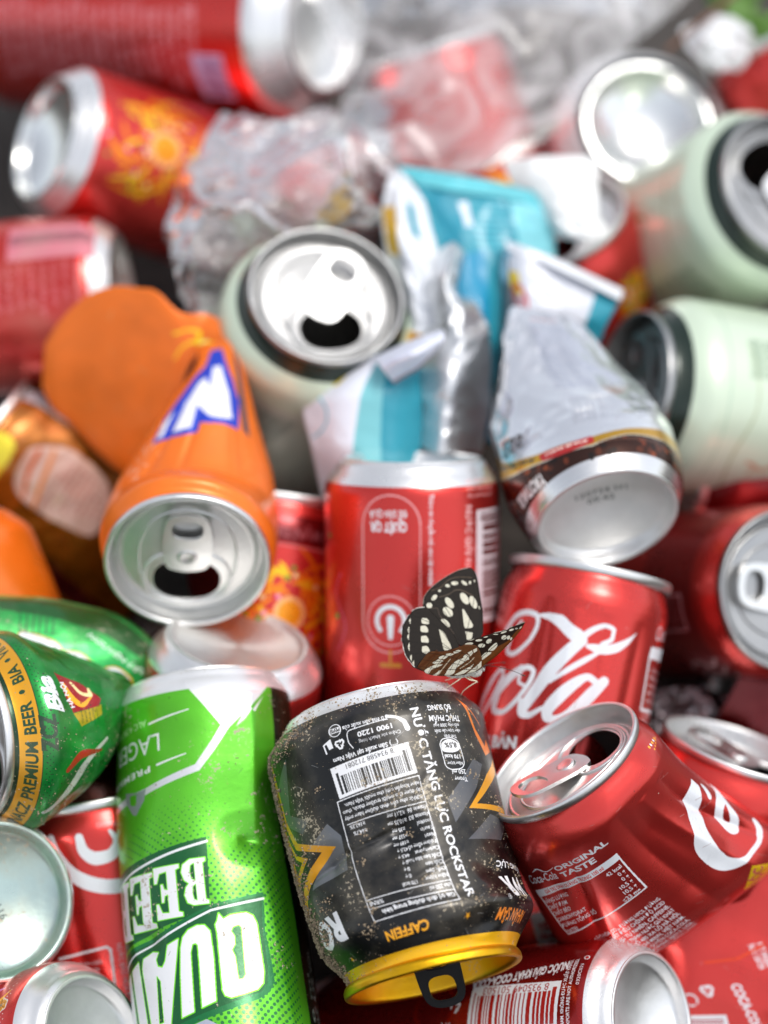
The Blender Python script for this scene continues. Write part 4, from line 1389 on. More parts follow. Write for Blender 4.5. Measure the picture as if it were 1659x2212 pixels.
def art_cola_bar():
    b = B['cola_bar']
    c = canvas_for(b, 10, (0.62, 0.10, 0.10), 0.05, 6.9)
    c.fit('NƯỚC GIẢI KHÁT COCA-COLA', (-29.9, 14.4), (-26.0, 49.2), 3.1, CW, bold=0.045, shear=.1)
    c.barcode(-9.0, 16.8, 31, 10.4, (0.62, 0.10, 0.10), CW, seed=12, ang=92.4, digits='8 935049 501503', dsize=2.5, n=62)
    c.fit('ĐÃ ĐĂNG KÝ CHẤT LƯỢNG VIỆT NAM. KHÔNG ĐƯỢC XUẤT KHẨU.', (14, 13.0), (-30.4, 13.2), 1.2, CW, bold=0.03, align='l')
    c.fit('MANUFACTURED IN VIETNAM. EXPORTS ARE NOT AUTHORIZED.', (14, 10.8), (-30.6, 11.2), 1.2, CW, bold=0.03)
    c.fit('0320C021', (-20.6, 8.6), (-28.2, 8.8), 1.1, CW, bold=0.01)
    c.disc(-31.0, 8.8, .9, CW)
    c.disc(-31.0, 8.8, .65, (0.62, 0.10, 0.10))
    c.recycle(-17.8, 54.0, 2.1, CW, 95)
    t = np.linspace(0, 2 * math.pi, 36)
    c.stroke(np.stack([-18.0 + 7.4 * np.cos(t), 62 + 7.4 * np.sin(t)], 1), 1.3, (0.72, .12, .06), .1)
    fill_lines(c, -26, 68, 18, 9, 2.2, 1.5, (.85, .6, .6), 4, ang=88)
    c.text('TM', -13.0, 55, 2.0, CW, ang=92)
    c.off = (0, 0)
    wear(c, 70, 19)
    return label_mat('barcode_can_print', c.image('barcode_can_print'), metal=0.78, rough=0.24, coat=0.4, dirty=0.02, grime=0.01, seed=7)


def art_beer_near():
    b = B['beer_near']
    c = canvas_for(b, 10, (0.04, 0.52, 0.20), 0.05)
    w = b.wrap
    c.mottle(.2, 8, 5)
    c.poly([(-w, 0), (w, 0), (w, 3.2), (-w, 3.2)], (0.02, 0.20, 0.10), .05)
    c.poly([(-w, 3.2), (w, 3.2), (w, 9.0), (-w, 9.0)], (0.93, 0.66, 0.14), .1)
    c.stroke([(-w, 9.1), (w, 9.1)], .3, (0.02, .2, .1))
    D = (0.05, 0.24, 0.12)
    c.fit('VINACZ', (-46, 7.9), (-28, 7.9), 3.0, D, bold=0.03)
    c.fit('PREMIUM', (-26, 7.9), (-3.0, 7.9), 3.0, D, bold=0.03)
    c.fit('BEER', (-0.5, 7.9), (11.6, 7.9), 3.0, D, bold=0.03)
    c.disc(15.5, 6.4, .8, D)
    c.fit('BIA', (19, 7.9), (27, 7.9), 3.0, D, bold=0.03)
    c.disc(30.5, 6.4, .8, D)
    c.fit('VINACZ', (33, 7.9), (51, 7.9), 3.0, D, bold=0.03)
    for i in range(40):
        for j in range(3):
            c.disc(-40 + i * 2.0 + j, 10.2 + j * .9, .22, D, .3)
    c.fit('Bia', (6.2, 17.6), (19.0, 15.8), 5.2, CW, bold=0.05, shear=.25)
    c.poly([(21.5, 18.2), (6.0, 21.4), (7.8, 32.6), (11, 34), (18.0, 27.9)], (0.62, 0.06, 0.10), .4)
    c.curve([(17, 20.5), (12, 22.5), (9, 26), (12, 30)], [1.2, 2.4, 2.0, .8], GLD)
    c.curve([(18, 23.5), (14, 26.5), (13, 30), (16, 30)], [1, 1.4, 1.8, 1], (.95, .85, .6))
    c.fit('HÀ NỘI', (8, 22.6), (18, 20.6), 1.6, CW, bold=.04)
    c.poly([(5.8, 21.4), (0.5, 24), (3.7, 33.5), (8.6, 33.8), (7.8, 32.6)], (0.72, 0.62, 0.08), .3)
    fill_lines(c, 1.8, 25.0, 6, 5, 1.6, .8, D, 3)
    c.fit('ZCZ', (-6, 13.6), (6, 13.6), 4.6, (0.02, .22, .10), bold=.05)
    c.curve([(-30, 12), (-22, 22), (-14, 26), (-8, 34)], [1.5, 4, 3, 2], (.75, .76, .72))
    c.curve([(-14, 18), (-10, 24), (-12, 32)], [2, 3, 1], (.6, .1, .05))
    c.speckle(600, (0.10, 0.09, 0.05), .08, .40, 5, .9, box=(-46, 10, 20, 60))
    c.speckle(420, (0.62, 0.56, 0.44), .06, .24, 6, .9, box=(-46, 2, 30, 60))
    return label_mat('green_beer_print', c.image('green_beer_print'), metal=0.6, rough=0.3, coat=0.3, dirty=0.5, grime=0.17, seed=8)


def art_beer_far():
    b = B['beer_far']
    c = canvas_for(b, 8, (0.14, 0.66, 0.30), 0.05)
    c.mottle(.2, 9, 9)
    g = (.80, .62, .10)
    for w, col in ((1.3, g), (0, CW)):
        c.curve([(20.6, 15.5), (18.6, 21), (16.6, 25), (11, 27.4), (11.6, 23.4)], np.array([3.0, 3.4, 3.2, 3.6, 2.2]) + w, col)
        c.curve([(10.4, 25.5), (13.6, 28.6), (13.4, 33.0), (9.6, 36.8)], np.array([2.4, 3.0, 3.2, 3.4]) + w, col)
        c.curve([(9.8, 37.5), (7.0, 40.6), (8.4, 44.4), (4.2, 47.8), (0.6, 49)], np.array([2.4, 3.4, 3.0, 3.8, 3.0]) + w, col)
    c.disc(17.6, 13.8, 2.5, CW)
    c.fit('NGUYÊN LIỆU', (24, 35), (6, 54.5), 2.2, (.85, .92, .85), bold=.02)
    for i in range(6):
        c.stroke([(22, 14 + i * 2.1), (33, 14 + i * 2.1)], .5, (.08, .36, .16))
    c.stroke([(22, 14), (22, 27)], .4, (.08, .36, .16))
    c.poly([(44, 0), (33, 8), (30, 26), (27, 40), (18, 52), (30, 60), (44, 40)], (0.12, .36, .16), .2)
    c.speckle(500, (0.12, 0.13, 0.07), .1, .7, 7, .9, box=(-10, 0, 50, 66))
    c.speckle(200, (0.55, 0.5, 0.4), .08, .35, 8, .9)
    return label_mat('far_beer_print', c.image('far_beer_print'), metal=0.55, rough=0.32, coat=0.25, dirty=0.5, grime=0.15, seed=9)


ORG = (0.93, 0.45, 0.09)


def art_orange():
    b = B['orange']
    c = canvas_for(b, 7, ORG, 0.12)
    c.mottle(.06, 12, 3)
    BL = (0.06, .22, .72)
    c.poly([(-26, 45), (-18, 46.6), (-3, 48.6), (-3, 51.4), (10, 51.6), (18.4, 50), (21, 60), (15, 66), (5, 76), (-10, 76), (-24, 66), (-28, 52)], BL, .5)
    c.poly([(-17, 48.2), (-7, 49.8), (-8.0, 57.0), (-2, 54.6), (2, 53.4), (14.4, 53.2), (12, 62), (3, 71), (-6, 70.6), (-4.6, 63.4), (-10, 66.6), (-15, 64.4), (-18.4, 58)], (0.90, .90, .92), .9)
    c.poly([(-25, 46.5), (-21.5, 47.2), (-22.5, 55), (-25.5, 52)], (0.90, .90, .92), .9)
    Y = (.96, .80, .02)
    c.curve([(22, 106), (24, 100), (18, 92), (10, 90), (4, 88), (0, 82)], [1.2, 1.5, 1.8, 2.4, 3.4, 3.0], Y, .5)
    c.curve([(10, 104), (14, 100), (12, 94), (6, 89)], [1.0, 1.6, 2.0, 2.2], Y, .5)
    c.disc(3, 86, 2.0, (.96, .93, .5), .5)
    c.poly([(22, 50), (26, 48), (28, 72), (20, 76)], (.25, .25, .3), .3)
    r = random.Random(4)
    for _ in range(60):
        x, y = r.uniform(-60, 60), r.uniform(10, 148)
        a = r.uniform(0, 3.1)
        l = r.uniform(1, 6)
        c.stroke([(x, y), (x + l * math.cos(a), y + l * math.sin(a))], r.uniform(.08, .3), (.86, .58, .36), .6)
    for _ in range(70):
        c.disc(r.uniform(-60, 60), r.uniform(4, 50), r.uniform(.1, .4), (.98, .66, .42), .9)
    for _ in range(24):
        x, y = r.uniform(-34, -22), r.uniform(28, 50)
        c.stroke([(x, y), (x + r.uniform(-2, 2), y + r.uniform(-2, 2))], r.uniform(.3, .8), (.94, .72, .60), .9)
    return label_mat('orange_can_print', c.image('orange_can_print'), metal=0.32, rough=0.36, coat=0.2, dirty=0.0, grime=0.02, seed=10)


def art_pale(key, seed, motif=False, texty=True):
    b = B[key]
    c = canvas_for(b, 5, (0.80, 0.86, 0.77), 0.45)
    w = b.wrap
    c.poly([(-w, 0), (w, 0), (w, 7.4), (-w, 7.4)], (0.03, 0.13, 0.09), .3)
    c.poly([(-w, 19), (w, 19), (w, 19.5), (-w, 19.5)], (0.62, 0.74, 0.64), .35)
    if texty:
        c.poly([(-w, 24), (w, 24), (w, 120), (-w, 120)], (0.78, 0.80, 0.74), .4)
        for k in range(18):
            y = 30 + k * 1.9
            c.text('nước yến thượng hạng', -8 - k * .7, y, 1.5, (.26, .32, .28), ang=0, sx=.8, bold=.02)
    if not texty:
        for k in range(10):
            c.fit('thành phần nước yến đường phèn hạn sử dụng', (8 + k * 1.5, 26 + (k % 2)), (8 + k * 1.5, 74), 1.5, (.40, .50, .40), bold=.02)
        c.curve([(-40, 30), (-20, 26), (0, 30), (20, 27)], [.6, .9, .6, .4], (.66, .70, .56), .4)
    if motif:
        r = random.Random(seed)
        for _ in range(60):
            s = r.gauss(motif[0], 7)
            t = r.gauss(motif[1], 11)
            c.curve([(s, t), (s + r.uniform(-3, 3), t + r.uniform(1, 4)), (s + r.uniform(-3, 3), t + r.uniform(2, 7))], r.uniform(.5, 1.8), r.choice([(.60, .50, .20), (.55, .62, .40), (.82, .52, .36), (.45, .55, .38)]) if not motif[2] else r.choice([(.80, .40, .14), (.62, .36, .22), (.78, .62, .50)]), .4)
    return label_mat(key + '_print', c.image(key + '_print'), metal=0.35, rough=0.30, coat=0.35, dirty=0.0, grime=0.02, seed=seed)


def firework(c, s0, t0, rad, seed, n=70):
    r = random.Random(seed)
    O, Y = (.95, .52, .06), (.97, .76, .12)
    for k in range(n):
        a = r.uniform(0, 2 * math.pi)
        r1 = r.uniform(.25, .7) * rad
        r2 = r1 + r.uniform(.15, .45) * rad
        bend = r.uniform(-.3, .3)
        pts = [(s0 + q * math.cos(a + bend * i), t0 + q * math.sin(a + bend * i)) for i, q in enumerate(np.linspace(r1, r2, 4))]
        c.curve(pts, [.5, 1.4, 1.5, .4], r.choice([O, Y, O]), .15)
    for k in range(18):
        a = r.uniform(0, 2 * math.pi)
        q = r.uniform(.3, 1.05) * rad
        c.disc(s0 + q * math.cos(a), t0 + q * math.sin(a), .9, r.choice([(.90, .55, .70), (.35, .55, .15), (.95, .85, .6)]), .3)
    c.disc(s0, t0, rad * .28, (.96, .70, .45), .3)
    c.disc(s0, t0, rad * .2, (.96, .60, .05), .3)


def art_tet(key, s0, t0, rad, seed, silver=7.0, extra=None, base=CR):
    b = B[key]
    c = canvas_for(b, 5, base, 0.05, silver, 0)
    firework(c, s0, t0, rad, seed)
    if extra:
        extra(c)
    return label_mat(key + '_print', c.image(key + '_print'), metal=0.78, rough=0.26, coat=0.35, dirty=0.0, grime=0.01, seed=seed)


def art_red(key, seed, silver=0.0, fn=None, base=CR, ppm=5, **kw):
    b = B[key]
    c = canvas_for(b, ppm, base, 0.05, silver, 0)
    if fn:
        fn(c)
    c.off = (0, 0)
    wear(c, 60, seed)
    a = dict(metal=0.78, rough=0.26, coat=0.35, dirty=0.0, grime=0.015, seed=seed)
    a.update(kw)
    return label_mat(key + '_print', c.image(key + '_print'), **a)


def f_script(c):
    c.off = (2.0, 4.5)
    c.curve([(-3.8, 5), (-3.0, 9.6), (0.6, 12.4), (5, 11.8), (7.4, 8), (6.0, 4.6)], [2.6, 3.4, 4.2, 3.6, 2.4, 1.2], CW)
    c.curve([(-13, 4), (-11.6, 10), (-7.6, 16.2), (-1.6, 20.4), (5, 22.0), (12, 21.4), (20, 18)], [2.6, 3.6, 4.2, 4.6, 4.6, 4.4, 3.6], CW)
    c.stroke([(-16, 41.6), (-1.6, 40.2), (-0.6, 41.2), (-1.4, 62), (-2, 76)], .8, CW)
    fill_lines(c, -13, 45, 10, 5, 2.2, 1.4, CW, 3)
    for k in range(6):
        c.fit('NƯỚC BÃO HÒA ĐƯỜNG MÍA CHẤT ĐIỀU CHỈNH', (1.2 + k * 2.2, 39.6 + k * 1.5), (1.8 + k * 2.2, 84), 1.5, (.80, .60, .62), bold=.02)
    c.fit('ORIGINAL TASTE', (2, 3), (14, 3.6), 1.6, (.8, .5, .5), bold=.02)


def f_bigred(c):
    c.fit('COCA-COLA', (3.6, 52.2), (15.5, 62), 2.6, CW, bold=.04, shear=.1)
    c.barcode(6.4, 62.8, 24, 9, (.60, .04, .05), CW, seed=4, ang=52, digits='935049 501503', dsize=2.0, n=50)
    c.recycle(-.4, 57.4, 2.0, CW, 20)
    t = np.linspace(0.5, 6.2, 20)
    c.stroke(np.stack([-2.6 + 1.7 * np.cos(t), 62.6 + 1.7 * np.sin(t)], 1), .5, CW)
    c.fit('PET 042826', (4.2, 37), (9.5, 41.6), 1.7, CW, bold=.03)
    c.fit('NSX 120724', (2.6, 38.6), (8.0, 43.4), 1.7, CW, bold=.03)
    c.stroke([(6, 36), (2, 44), (-4, 50)], .8, (.88, .25, .1), .2)


def f_tin(c):
    c.poly([(-3.4, 19.6), (4.4, 19.4), (5.2, 31), (-1.0, 34.0)], (.82, .80, .80))
    c.disc(.6, 19.8, 3.9, (.9, .9, .9), ry=1.2)
    c.disc(1.9, 30.6, 3.3, (.70, .12, .12), ry=2.2)
    c.fit('TẾT', (-1.2, 24.8), (3.8, 24.2), 2.0, (.72, .10, .12), bold=.05)
    c.fit('ĐẾN RỒI', (-1.2, 27.6), (3.8, 27), 1.4, (.72, .10, .12), bold=.05)
    c.fit('Uống ngon hơn', (-4.4, 16.8), (1.6, 16.2), 1.2, (.9, .5, .5))


def f_flower(c):
    x, y = -25.6, 13.6
    for k in range(6):
        a = k * math.pi / 3
        c.disc(x + 1.5 * math.cos(a), y + 1.5 * math.sin(a), 1.35, CW)
    for k in range(6):
        a = k * math.pi / 3
        c.disc(x + 1.5 * math.cos(a), y + 1.5 * math.sin(a), 1.05, (.80, .52, .05))
        c.stroke([(x, y), (x + 2 * math.cos(a), y + 2 * math.sin(a))], .2, (.4, .2, .02))
    c.spoly([(-17, 13), (-15.6, 17), (-16.6, 23), (-19, 24), (-19.5, 18)], (.20, .62, .16))
    for k in range(12):
        c.disc(-22 + (k % 4) * 1.0, 15 + k * .7, .38, CW)
    c.curve([(-31, 12), (-28, 15), (-27, 20), (-28, 27)], [.4, 1, 1, .4], GLD)
    c.curve([(-33, 16), (-32, 19), (-30, 24)], [.8, 1.4, .6], (.85, .5, .72))
    c.curve([(-10, 14), (-7, 18), (-8, 26)], [.6, 1.6, .8], GLD)
    for k in range(30):
        c.disc(-34 + k * .9, 11.2 + (k * 7 % 5) * .5, .2, (.95, .9, .9))


def f_topcola(c):
    for k in range(11):
        t1 = 34 + k * 8.2
        fill_lines(c, 2 + (k % 3), t1, 34, 2, 3.4, 2.8, (.93, .68, .72), k, ang=0)
    c.barcode(19, 23.0, 15, 9, (.45, .25, .45), (.80, .72, .86), seed=3, ang=0, n=30)


def f_redleft(c):
    c.poly([(-30, 4), (-14, 4), (-14, 34), (-30, 34)], (.80, .45, .50))
    for k in range(24):
        c.poly([(-25.5, 5 + k * 1.2), (-20.5, 5 + k * 1.2), (-20.5, 5.6 + k * 1.2), (-25.5, 5.6 + k * 1.2)], (.25, .12, .15))
    for k in range(12):
        fill_lines(c, -12, 6 + k * 4, 22, 1, 2, 1.7, (.92, .60, .64), k)


def f_coffee(c):
    xs = [-60, -40, -27, -14, 1, 13, 27, 45, 60]
    lo = [24, 21, 14, 8.6, 6.4, 9.4, 10, 9, 8]
    up = [31, 28, 20, 13.6, 10.6, 13.6, 16, 14, 14]
    def band(a, b, col, al=.2):
        c.poly([(x, y) for x, y in zip(xs, a)] + [(x, y) for x, y in zip(xs[::-1], b[::-1])], col, al)
    BR = (.22, .10, .06)
    z = [3.4] * 9
    band(z, lo, BR, .2)
    r = random.Random(3)
    for _ in range(300):
        s, t = r.uniform(-60, 60), r.uniform(3.6, 24)
        if t < np.interp(s, xs, lo) - .6:
            c.disc(s, t, r.uniform(.7, 1.5), r.choice([(.36, .16, .08), (.46, .20, .10), (.10, .05, .03), (.56, .26, .12)]), .3, ry=r.uniform(.6, 1.0))
    band([v + .0 for v in lo], [v + .6 for v in lo], (.88, .84, .76))
    band([v + .6 for v in lo], up, (.82, .62, .18), .1)
    c.spoly([(-15, 10), (-14, 13.2), (-4, 11.4), (1.5, 11.4), (2.0, 8.0), (-6, 7.4)], (.74, .16, .16), .5)
    c.fit('LONG BLACK', (-13, 12.0), (.6, 10.0), 1.3, (.95, .9, .85), bold=.03)
    c.fit('COFFEE MÁ NHÀ', (-38, 25.4), (-16, 13.4), 1.9, (.10, .06, .03), bold=.04)
    c.fit('SUNTORY', (-32, 8.0), (-17, 6.4), 3.0, (.95, .93, .92), bold=.04)
    c.fit('COFFEE DRINK THÀNH PHẦN NƯỚC', (3, 8.0), (24, 8.6), 1.0, (.35, .2, .1), bold=.02)
    c.text('ESS', -30.5, 29.0, 6.0, (.16, .11, .08), bold=.03, shear=.1, sx=.9)
    fill_lines(c, -24, 22.6, 18, 3, 1.6, 1.1, (.30, .30, .35), 2)
    for k in range(17):
        c.fit('nguyên liệu cà phê sữa đường hạn sử dụng', (-14 + k * .5, 73 - k * 1.7), (15 + k * .6, 75 - k * 1.7), 1.15, (.42, .45, .56), bold=.01)
    for k in range(13):
        c.fit('thành phần dinh dưỡng trong 100 ml sản phẩm', (-2, 40 - k * 1.4), (30, 41 - k * 1.4), 1.0, (.44, .45, .50))
    c.fit('caffeine nhiều nước uống', (-13, 76.4), (6, 78), 1.1, (.7, .2, .2))


def f_brown(c):
    BR = (.58, .33, .05)
    c.spoly([(8, 15), (13, 19), (17, 28), (16, 42), (9, 50), (1, 51), (-3, 44), (-6, 27), (-4, 19), (2, 16)], (.80, .66, .60), .6)
    c.curve([(10, 18), (2, 20), (-5, 24)], [1.6, 1.6, 1], (.75, .35, .15))
    c.curve([(13, 22), (4, 25), (-6, 29)], [1.4, 1.6, 1], (.80, .45, .12))
    for k in range(9):
        c.fit('hạn sử dụng xem trên lon', (14, 28 + k * 2.4), (-4 + k, 30 + k * 2.4), 1.3, (.66, .36, .34))
    c.poly([(25, 2), (33, 2), (33, 60), (23, 60)], (.80, .78, .80), .3)
    c.poly([(-26, 0), (-18, 0), (-16, 80), (-24, 80)], (.36, .05, .05), .2)
    c.spoly([(-2, 2), (8, 4), (6, 11), (-8, 13), (-12, 6)], (.88, .80, .20), .2)


def f_edge(c):
    c.poly([(-4, 24), (8, 19), (14, 26), (8, 36), (-6, 40)], (.08, .22, .68), .6)
    c.poly([(-3, 27), (7, 21.5), (10, 26), (2, 33)], (.85, .87, .93), .8)


def f_rightred(c):
    c.poly([(-80, 14), (80, 14), (80, 44), (-80, 44)], (.62, .17, .17), .15)
    for k in range(5):
        c.curve([(22 + k * 5, 16), (26 + k * 5, 22), (24 + k * 5, 30), (28 + k * 5, 36)], [.8, 1.4, 1, .8], (.85, .70, .70))
    c.stroke([(-2, 20), (10, 20), (10, 40), (-2, 40)], .7, (.85, .6, .62), closed=True)
    fill_lines(c, -1, 24, 9, 6, 2.5, 1.2, (.8, .5, .52), 4)


# ------------------------------------------------------------------ the cans themselves
def lid0(mat='lid', **kw):
    return [dict(which=0, mat=M[mat], **kw)]


t_black = can('short upside-down black can caked with dry soil, gold neck below, butterfly on top', B['black'], art_black(), bases=[dict(which=0, mat=M['dirty_silver'])])
# gold end: the rim, a deep dish and a black two-hole tab hanging from it
c_, n_, r_ = B['black'].end_frame(1)
GP = smooth_prof([(25.9, -2.8), (26.9, -2.0), (27.5, -0.6), (27.5, 0.6), (26.8, 1.3), (26.0, 1.0), (25.5, 0.0), (25.1, -2.5), (24.4, -6.0), (23.6, -7.2), (22.6, -6.9), (22.0, -5.2), (20, -4.8), (10, -4.8), (.01, -4.8)], 4)
gl = lathe('lid', GP, c_, n_, r_, t_black, M['gold'], seg=128)
yt = unit(P(985, 2180, 30) - P(935, 2075, 10))
add_tab(c_ + n_ * -5.4 + B['black'].x * 1.6, unit(0.30 * n_ + 0.95 * np.array([-.12, -.10, 1.0])), unit(np.array([0.22, -0.97, 0.12])), gl, M['black_tab'], lift=0, twohole=True, h=-1.0, size=.9)

can('tall bright green lager can beside the black can, big white upside-down letters', B['green'], art_green(), bases=[dict(which=0, mat=M['silver'])])
can('crushed red cola can leaning beside the black can, open lid and raised tab up', B['cola_open'], art_cola_open(), lids=lid0(ydir=(-.8, -.45, .3), lift=14))
can('dented red cola can with white script lettering, upright just behind the butterfly', B['cola_up'], art_cola_up(), lids=lid0(opened=False, tab=False), bases=[dict(which=1, mat=M['silver'])])
can('upside-down red cola can with a white power sign in a long rounded outline', B['cola_power'], art_cola_power(), bases=[dict(which=0, mat=M['silver'])], lids=[dict(which=1, mat=M['lid'], opened=False, tab=False)])
can('dark red cola can lying under the black can, bar code and silver base showing', B['cola_bar'], art_cola_bar(), bases=[dict(which=0, mat=M['silver'])], lids=[dict(which=1, mat=M['lid'], opened=False, tab=False)])

ob = B['orange']
t = can('twisted orange soft drink can pinched in the middle, open lid facing the viewer', ob, art_orange(), group=CANS)
lid_c, lid_n = e, nF


class _F:
    def end_frame(self, w):
        return lid_c, lid_n, unit(-fF)


add_lid(_F(), 0, M['lid'], t, M['lid'], ydir=(0.03, 1, 0), opened=True, lift=9, rot=0)

can('pale mint green can with its open white lid turned straight to the viewer', B['pale_open'], art_pale('pale_open', 1), lids=lid0('white_lid', tabmat=M['tab'], ydir=(-.12, 1, 0), rot=42, lift=16), bases=[dict(which=1, mat=M['silver'])])
can('pale mint green can with gold plant drawings, above the lying pale green can', B['pale_upper'], art_pale('pale_upper', 2, motif=(-16, 62, False), texty=False), lids=lid0('white_lid', tabmat=M['tab'], ydir=(.6, -.8, 0)), bases=[dict(which=1, mat=M['silver'])])
can('pale mint green can lying on its side, rust brown drawings on it', B['pale_lying'], art_pale('pale_lying', 3, motif=(-18, 58, True), texty=False), lids=lid0('white_lid'), bases=[dict(which=1, mat=M['silver'])])
can('dirty green beer can crushed to a point, gold lettered band round its neck', B['beer_near'], art_beer_near(), lids=lid0())
can('flattened light green beer can with bold white letters, behind the gold banded one', B['beer_far'], art_beer_far())
can('red can under the orange can, its wide silver base turned upward', B['base_mid'], art_red('base_mid', 1, 8), bases=[dict(which=0, mat=metal_mat('dull_aluminium', (.74, .74, .73), .52, dirty=.1, grime=.3), depth=.3)])
t_bl = can('can showing only its round dusty greenish base, below the gold banded beer can', B['base_left'], art_red('base_left', 2, 10), bases=[dict(which=0, scale=1.1, mat=metal_mat('dusty_green_aluminium', (0.50, 0.62, 0.57), .28, dirty=.40, grime=.40))])
can('red can with a small gold flower and green leaf beside its silver base', B['flower'], art_red('flower', 3, 7.2, f_flower, ppm=8), bases=[dict(which=0, mat=M['silver'])], lids=[dict(which=1, mat=M['lid'], opened=False, tab=False)])
can('red cola can in shade between the dusty round base and the green can', B['script'], art_red('script', 4, 0, f_script, ppm=8), lids=lid0(opened=False, tab=False), bases=[dict(which=1, mat=M['silver'])])
can('crumpled brown and gold can with a cream label, lying left of the orange can', B['brown'], art_red('brown', 5, 0, f_brown, base=(.60, .34, .05), metal=.7), lids=lid0(opened=False, tab=False))
can('orange can cut off by the left edge, above the green beer cans', B['orange_edge'], art_red('orange_edge', 6, 0, f_edge, base=ORG, metal=.35), bases=[dict(which=0, mat=M['silver'])])
can('scuffed red can with a worn pinkish print, behind the orange can', B['red_left'], art_red('red_left', 7, 6, f_redleft, grime=.2), bases=[dict(which=0, mat=M['silver'])], lids=[dict(which=1, mat=M['lid'], opened=False, tab=False)])
can('red can with a gold firework flower, silver base pointing left', B['tet_left'], art_tet('tet_left', 7, 33, 24, 5), bases=[dict(which=0, mat=M['bright'])], lids=[dict(which=1, mat=M['lid'], opened=False, tab=False)])
can('large red cola can with rows of small print, lying behind the firework can', B['cola_top'], art_red('cola_top', 8, 13, f_topcola), bases=[dict(which=0, mat=M['silver'], scale=1.15)], lids=[dict(which=1, mat=M['lid'], opened=False, tab=False)])


def ex_mid(c):
    c.poly([(-90, 6), (90, 6), (90, 15.5), (-90, 15.5)], (.45, .06, .08), .1)
    c.fit('CHÚC MỪNG NĂM MỚI', (-20, 13.4), (26, 13.4), 3.4, (.62, .32, .34), bold=.02)
    c.stroke([(-90, 16.2), (90, 16.2)], .6, (.8, .5, .5))


can('red and gold festive can between the orange can and the power sign can', B['tet_mid'], art_tet('tet_mid', 10, 38, 20, 8, 0, ex_mid), lids=lid0(opened=False, tab=False), bases=[dict(which=1, mat=M['silver'])])
cf = B['coffee']
t = can('squashed silver coffee can with a coffee bean band and its round base showing', cf, art_red('coffee', 9, 5.5, f_coffee, base=(.93, .935, .95), metal=.95, ppm=8, rough=.2))


class _G:
    R = 28.5

    def end_frame(self, w):
        return P(1312, 1120, -42), unit(np.array([.2, -.75, .63])), np.array([1.0, 0, 0])


add_base(_G(), 0, M['silver'], t, scale=1.04)
can('red can at the right edge, its pale unopened lid facing the viewer', B['red_right'], art_red('red_right', 10, 0, f_rightred), lids=lid0('white_lid', tabmat=M['tab'], opened=False, ydir=(-1, .1, 0), tab=True))
can('red can with a wide silver rim seen edge on, behind the crushed cola can', B['rim_right'], art_red('rim_right', 11), lids=lid0())
can('big flattened bright red cola can in the bottom right corner with white bar code', B['big_red'], art_red('big_red', 12, 0, f_bigred, ppm=8))
can('red can wedged between the black and the crushed can, white tin printed on it', B['tin_print'], art_red('tin_print', 13, 0, f_tin, ppm=8))
can('can showing a bright silver ring base, near the top right', B['ring'], art_red('ring', 14, 0, base=(.88, .88, .88), metal=.25), bases=[dict(which=0, mat=M['bright'], depth=1.5)])
can('red can with grey rim half under a white scrap, behind the turquoise carton', B['rim_back'], art_tet('rim_back', 18, 26, 9, 12, 0), lids=lid0('lid'))
can('red and orange can leaning behind the upper pale green can', B['tet_back'], art_tet('tet_back', 4, 18, 15, 14), bases=[dict(which=0, mat=M['silver'])])
can('red can with gold foot seen through the clear plastic sheet', B['tet_plastic'], art_tet('tet_plastic', 4, 66, 20, 16, 0), lids=lid0('lid', opened=False, tab=False))
can('red and orange can in the top right corner', B['red_corner'], art_tet('red_corner', 2, 30, 16, 18, 0), lids=lid0('lid', opened=False, tab=False))
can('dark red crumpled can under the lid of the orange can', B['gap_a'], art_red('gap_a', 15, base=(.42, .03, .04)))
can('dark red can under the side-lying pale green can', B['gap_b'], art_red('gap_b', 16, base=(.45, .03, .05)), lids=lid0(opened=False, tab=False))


def f_gold(c):
    c.poly([(-6, 30), (12, 26), (14, 44), (-4, 48)], (.62, .48, .06), .3)
    c.poly([(20, 60), (34, 58), (30, 72), (18, 74)], (.62, .48, .06), .3)


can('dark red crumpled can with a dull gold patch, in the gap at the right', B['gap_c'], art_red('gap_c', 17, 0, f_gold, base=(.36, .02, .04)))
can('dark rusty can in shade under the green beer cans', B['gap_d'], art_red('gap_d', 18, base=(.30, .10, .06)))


def stamp(body, scale, lines, parent, ang, size=3.4):
    """printed codes lying on the dome of a can base"""
    c, n, ref = body.end_frame(0)
    x = unit(np.array([1.0, 0, 0]) - n[0] * n)
    y = np.cross(n, x)
    VV = []
    for i, s in enumerate(lines):
        T = text_tris(s, 0.01, 1.1) * size / .7
        T = T - (T[..., 0].max() / 2, (i - .5) * size * 1.5 * -1 * -1)
        VV.append(T)
    T = np.concatenate(VV).reshape(-1, 2)
    a = math.radians(ang)
    u = T[:, 0] * math.cos(a) - T[:, 1] * math.sin(a)
    v = T[:, 0] * math.sin(a) + T[:, 1] * math.cos(a)
    pr = BASE_PROF[BASE_PROF[:, 0] < 19.9]
    r = np.hypot(u, v)
    h = np.interp(r, pr[::-1, 0] * scale, pr[::-1, 1]) + .08
    V = c + u[:, None] * x + v[:, None] * y + h[:, None] * n
    me = tri_mesh('date_stamp', W(V) - org(parent), np.arange(len(V)).reshape(-1, 3))
    return link('date_stamp', me, INK, [o for o in parent.children if o.name.startswith('base')][0])


INK = plain_mat('stamp_ink', (.10, .12, .11), .6, bump=0)
stamp(B['base_left'], 1.1, ['MIN 1116', '11:16 LZ'], t_bl, -62, 2.3)
stamp(_G(), 1.05, ['120724 H1', '09:42'], [o for o in COL.objects if o.get('label', '').startswith('squashed silver')][0], 8, 2.6)


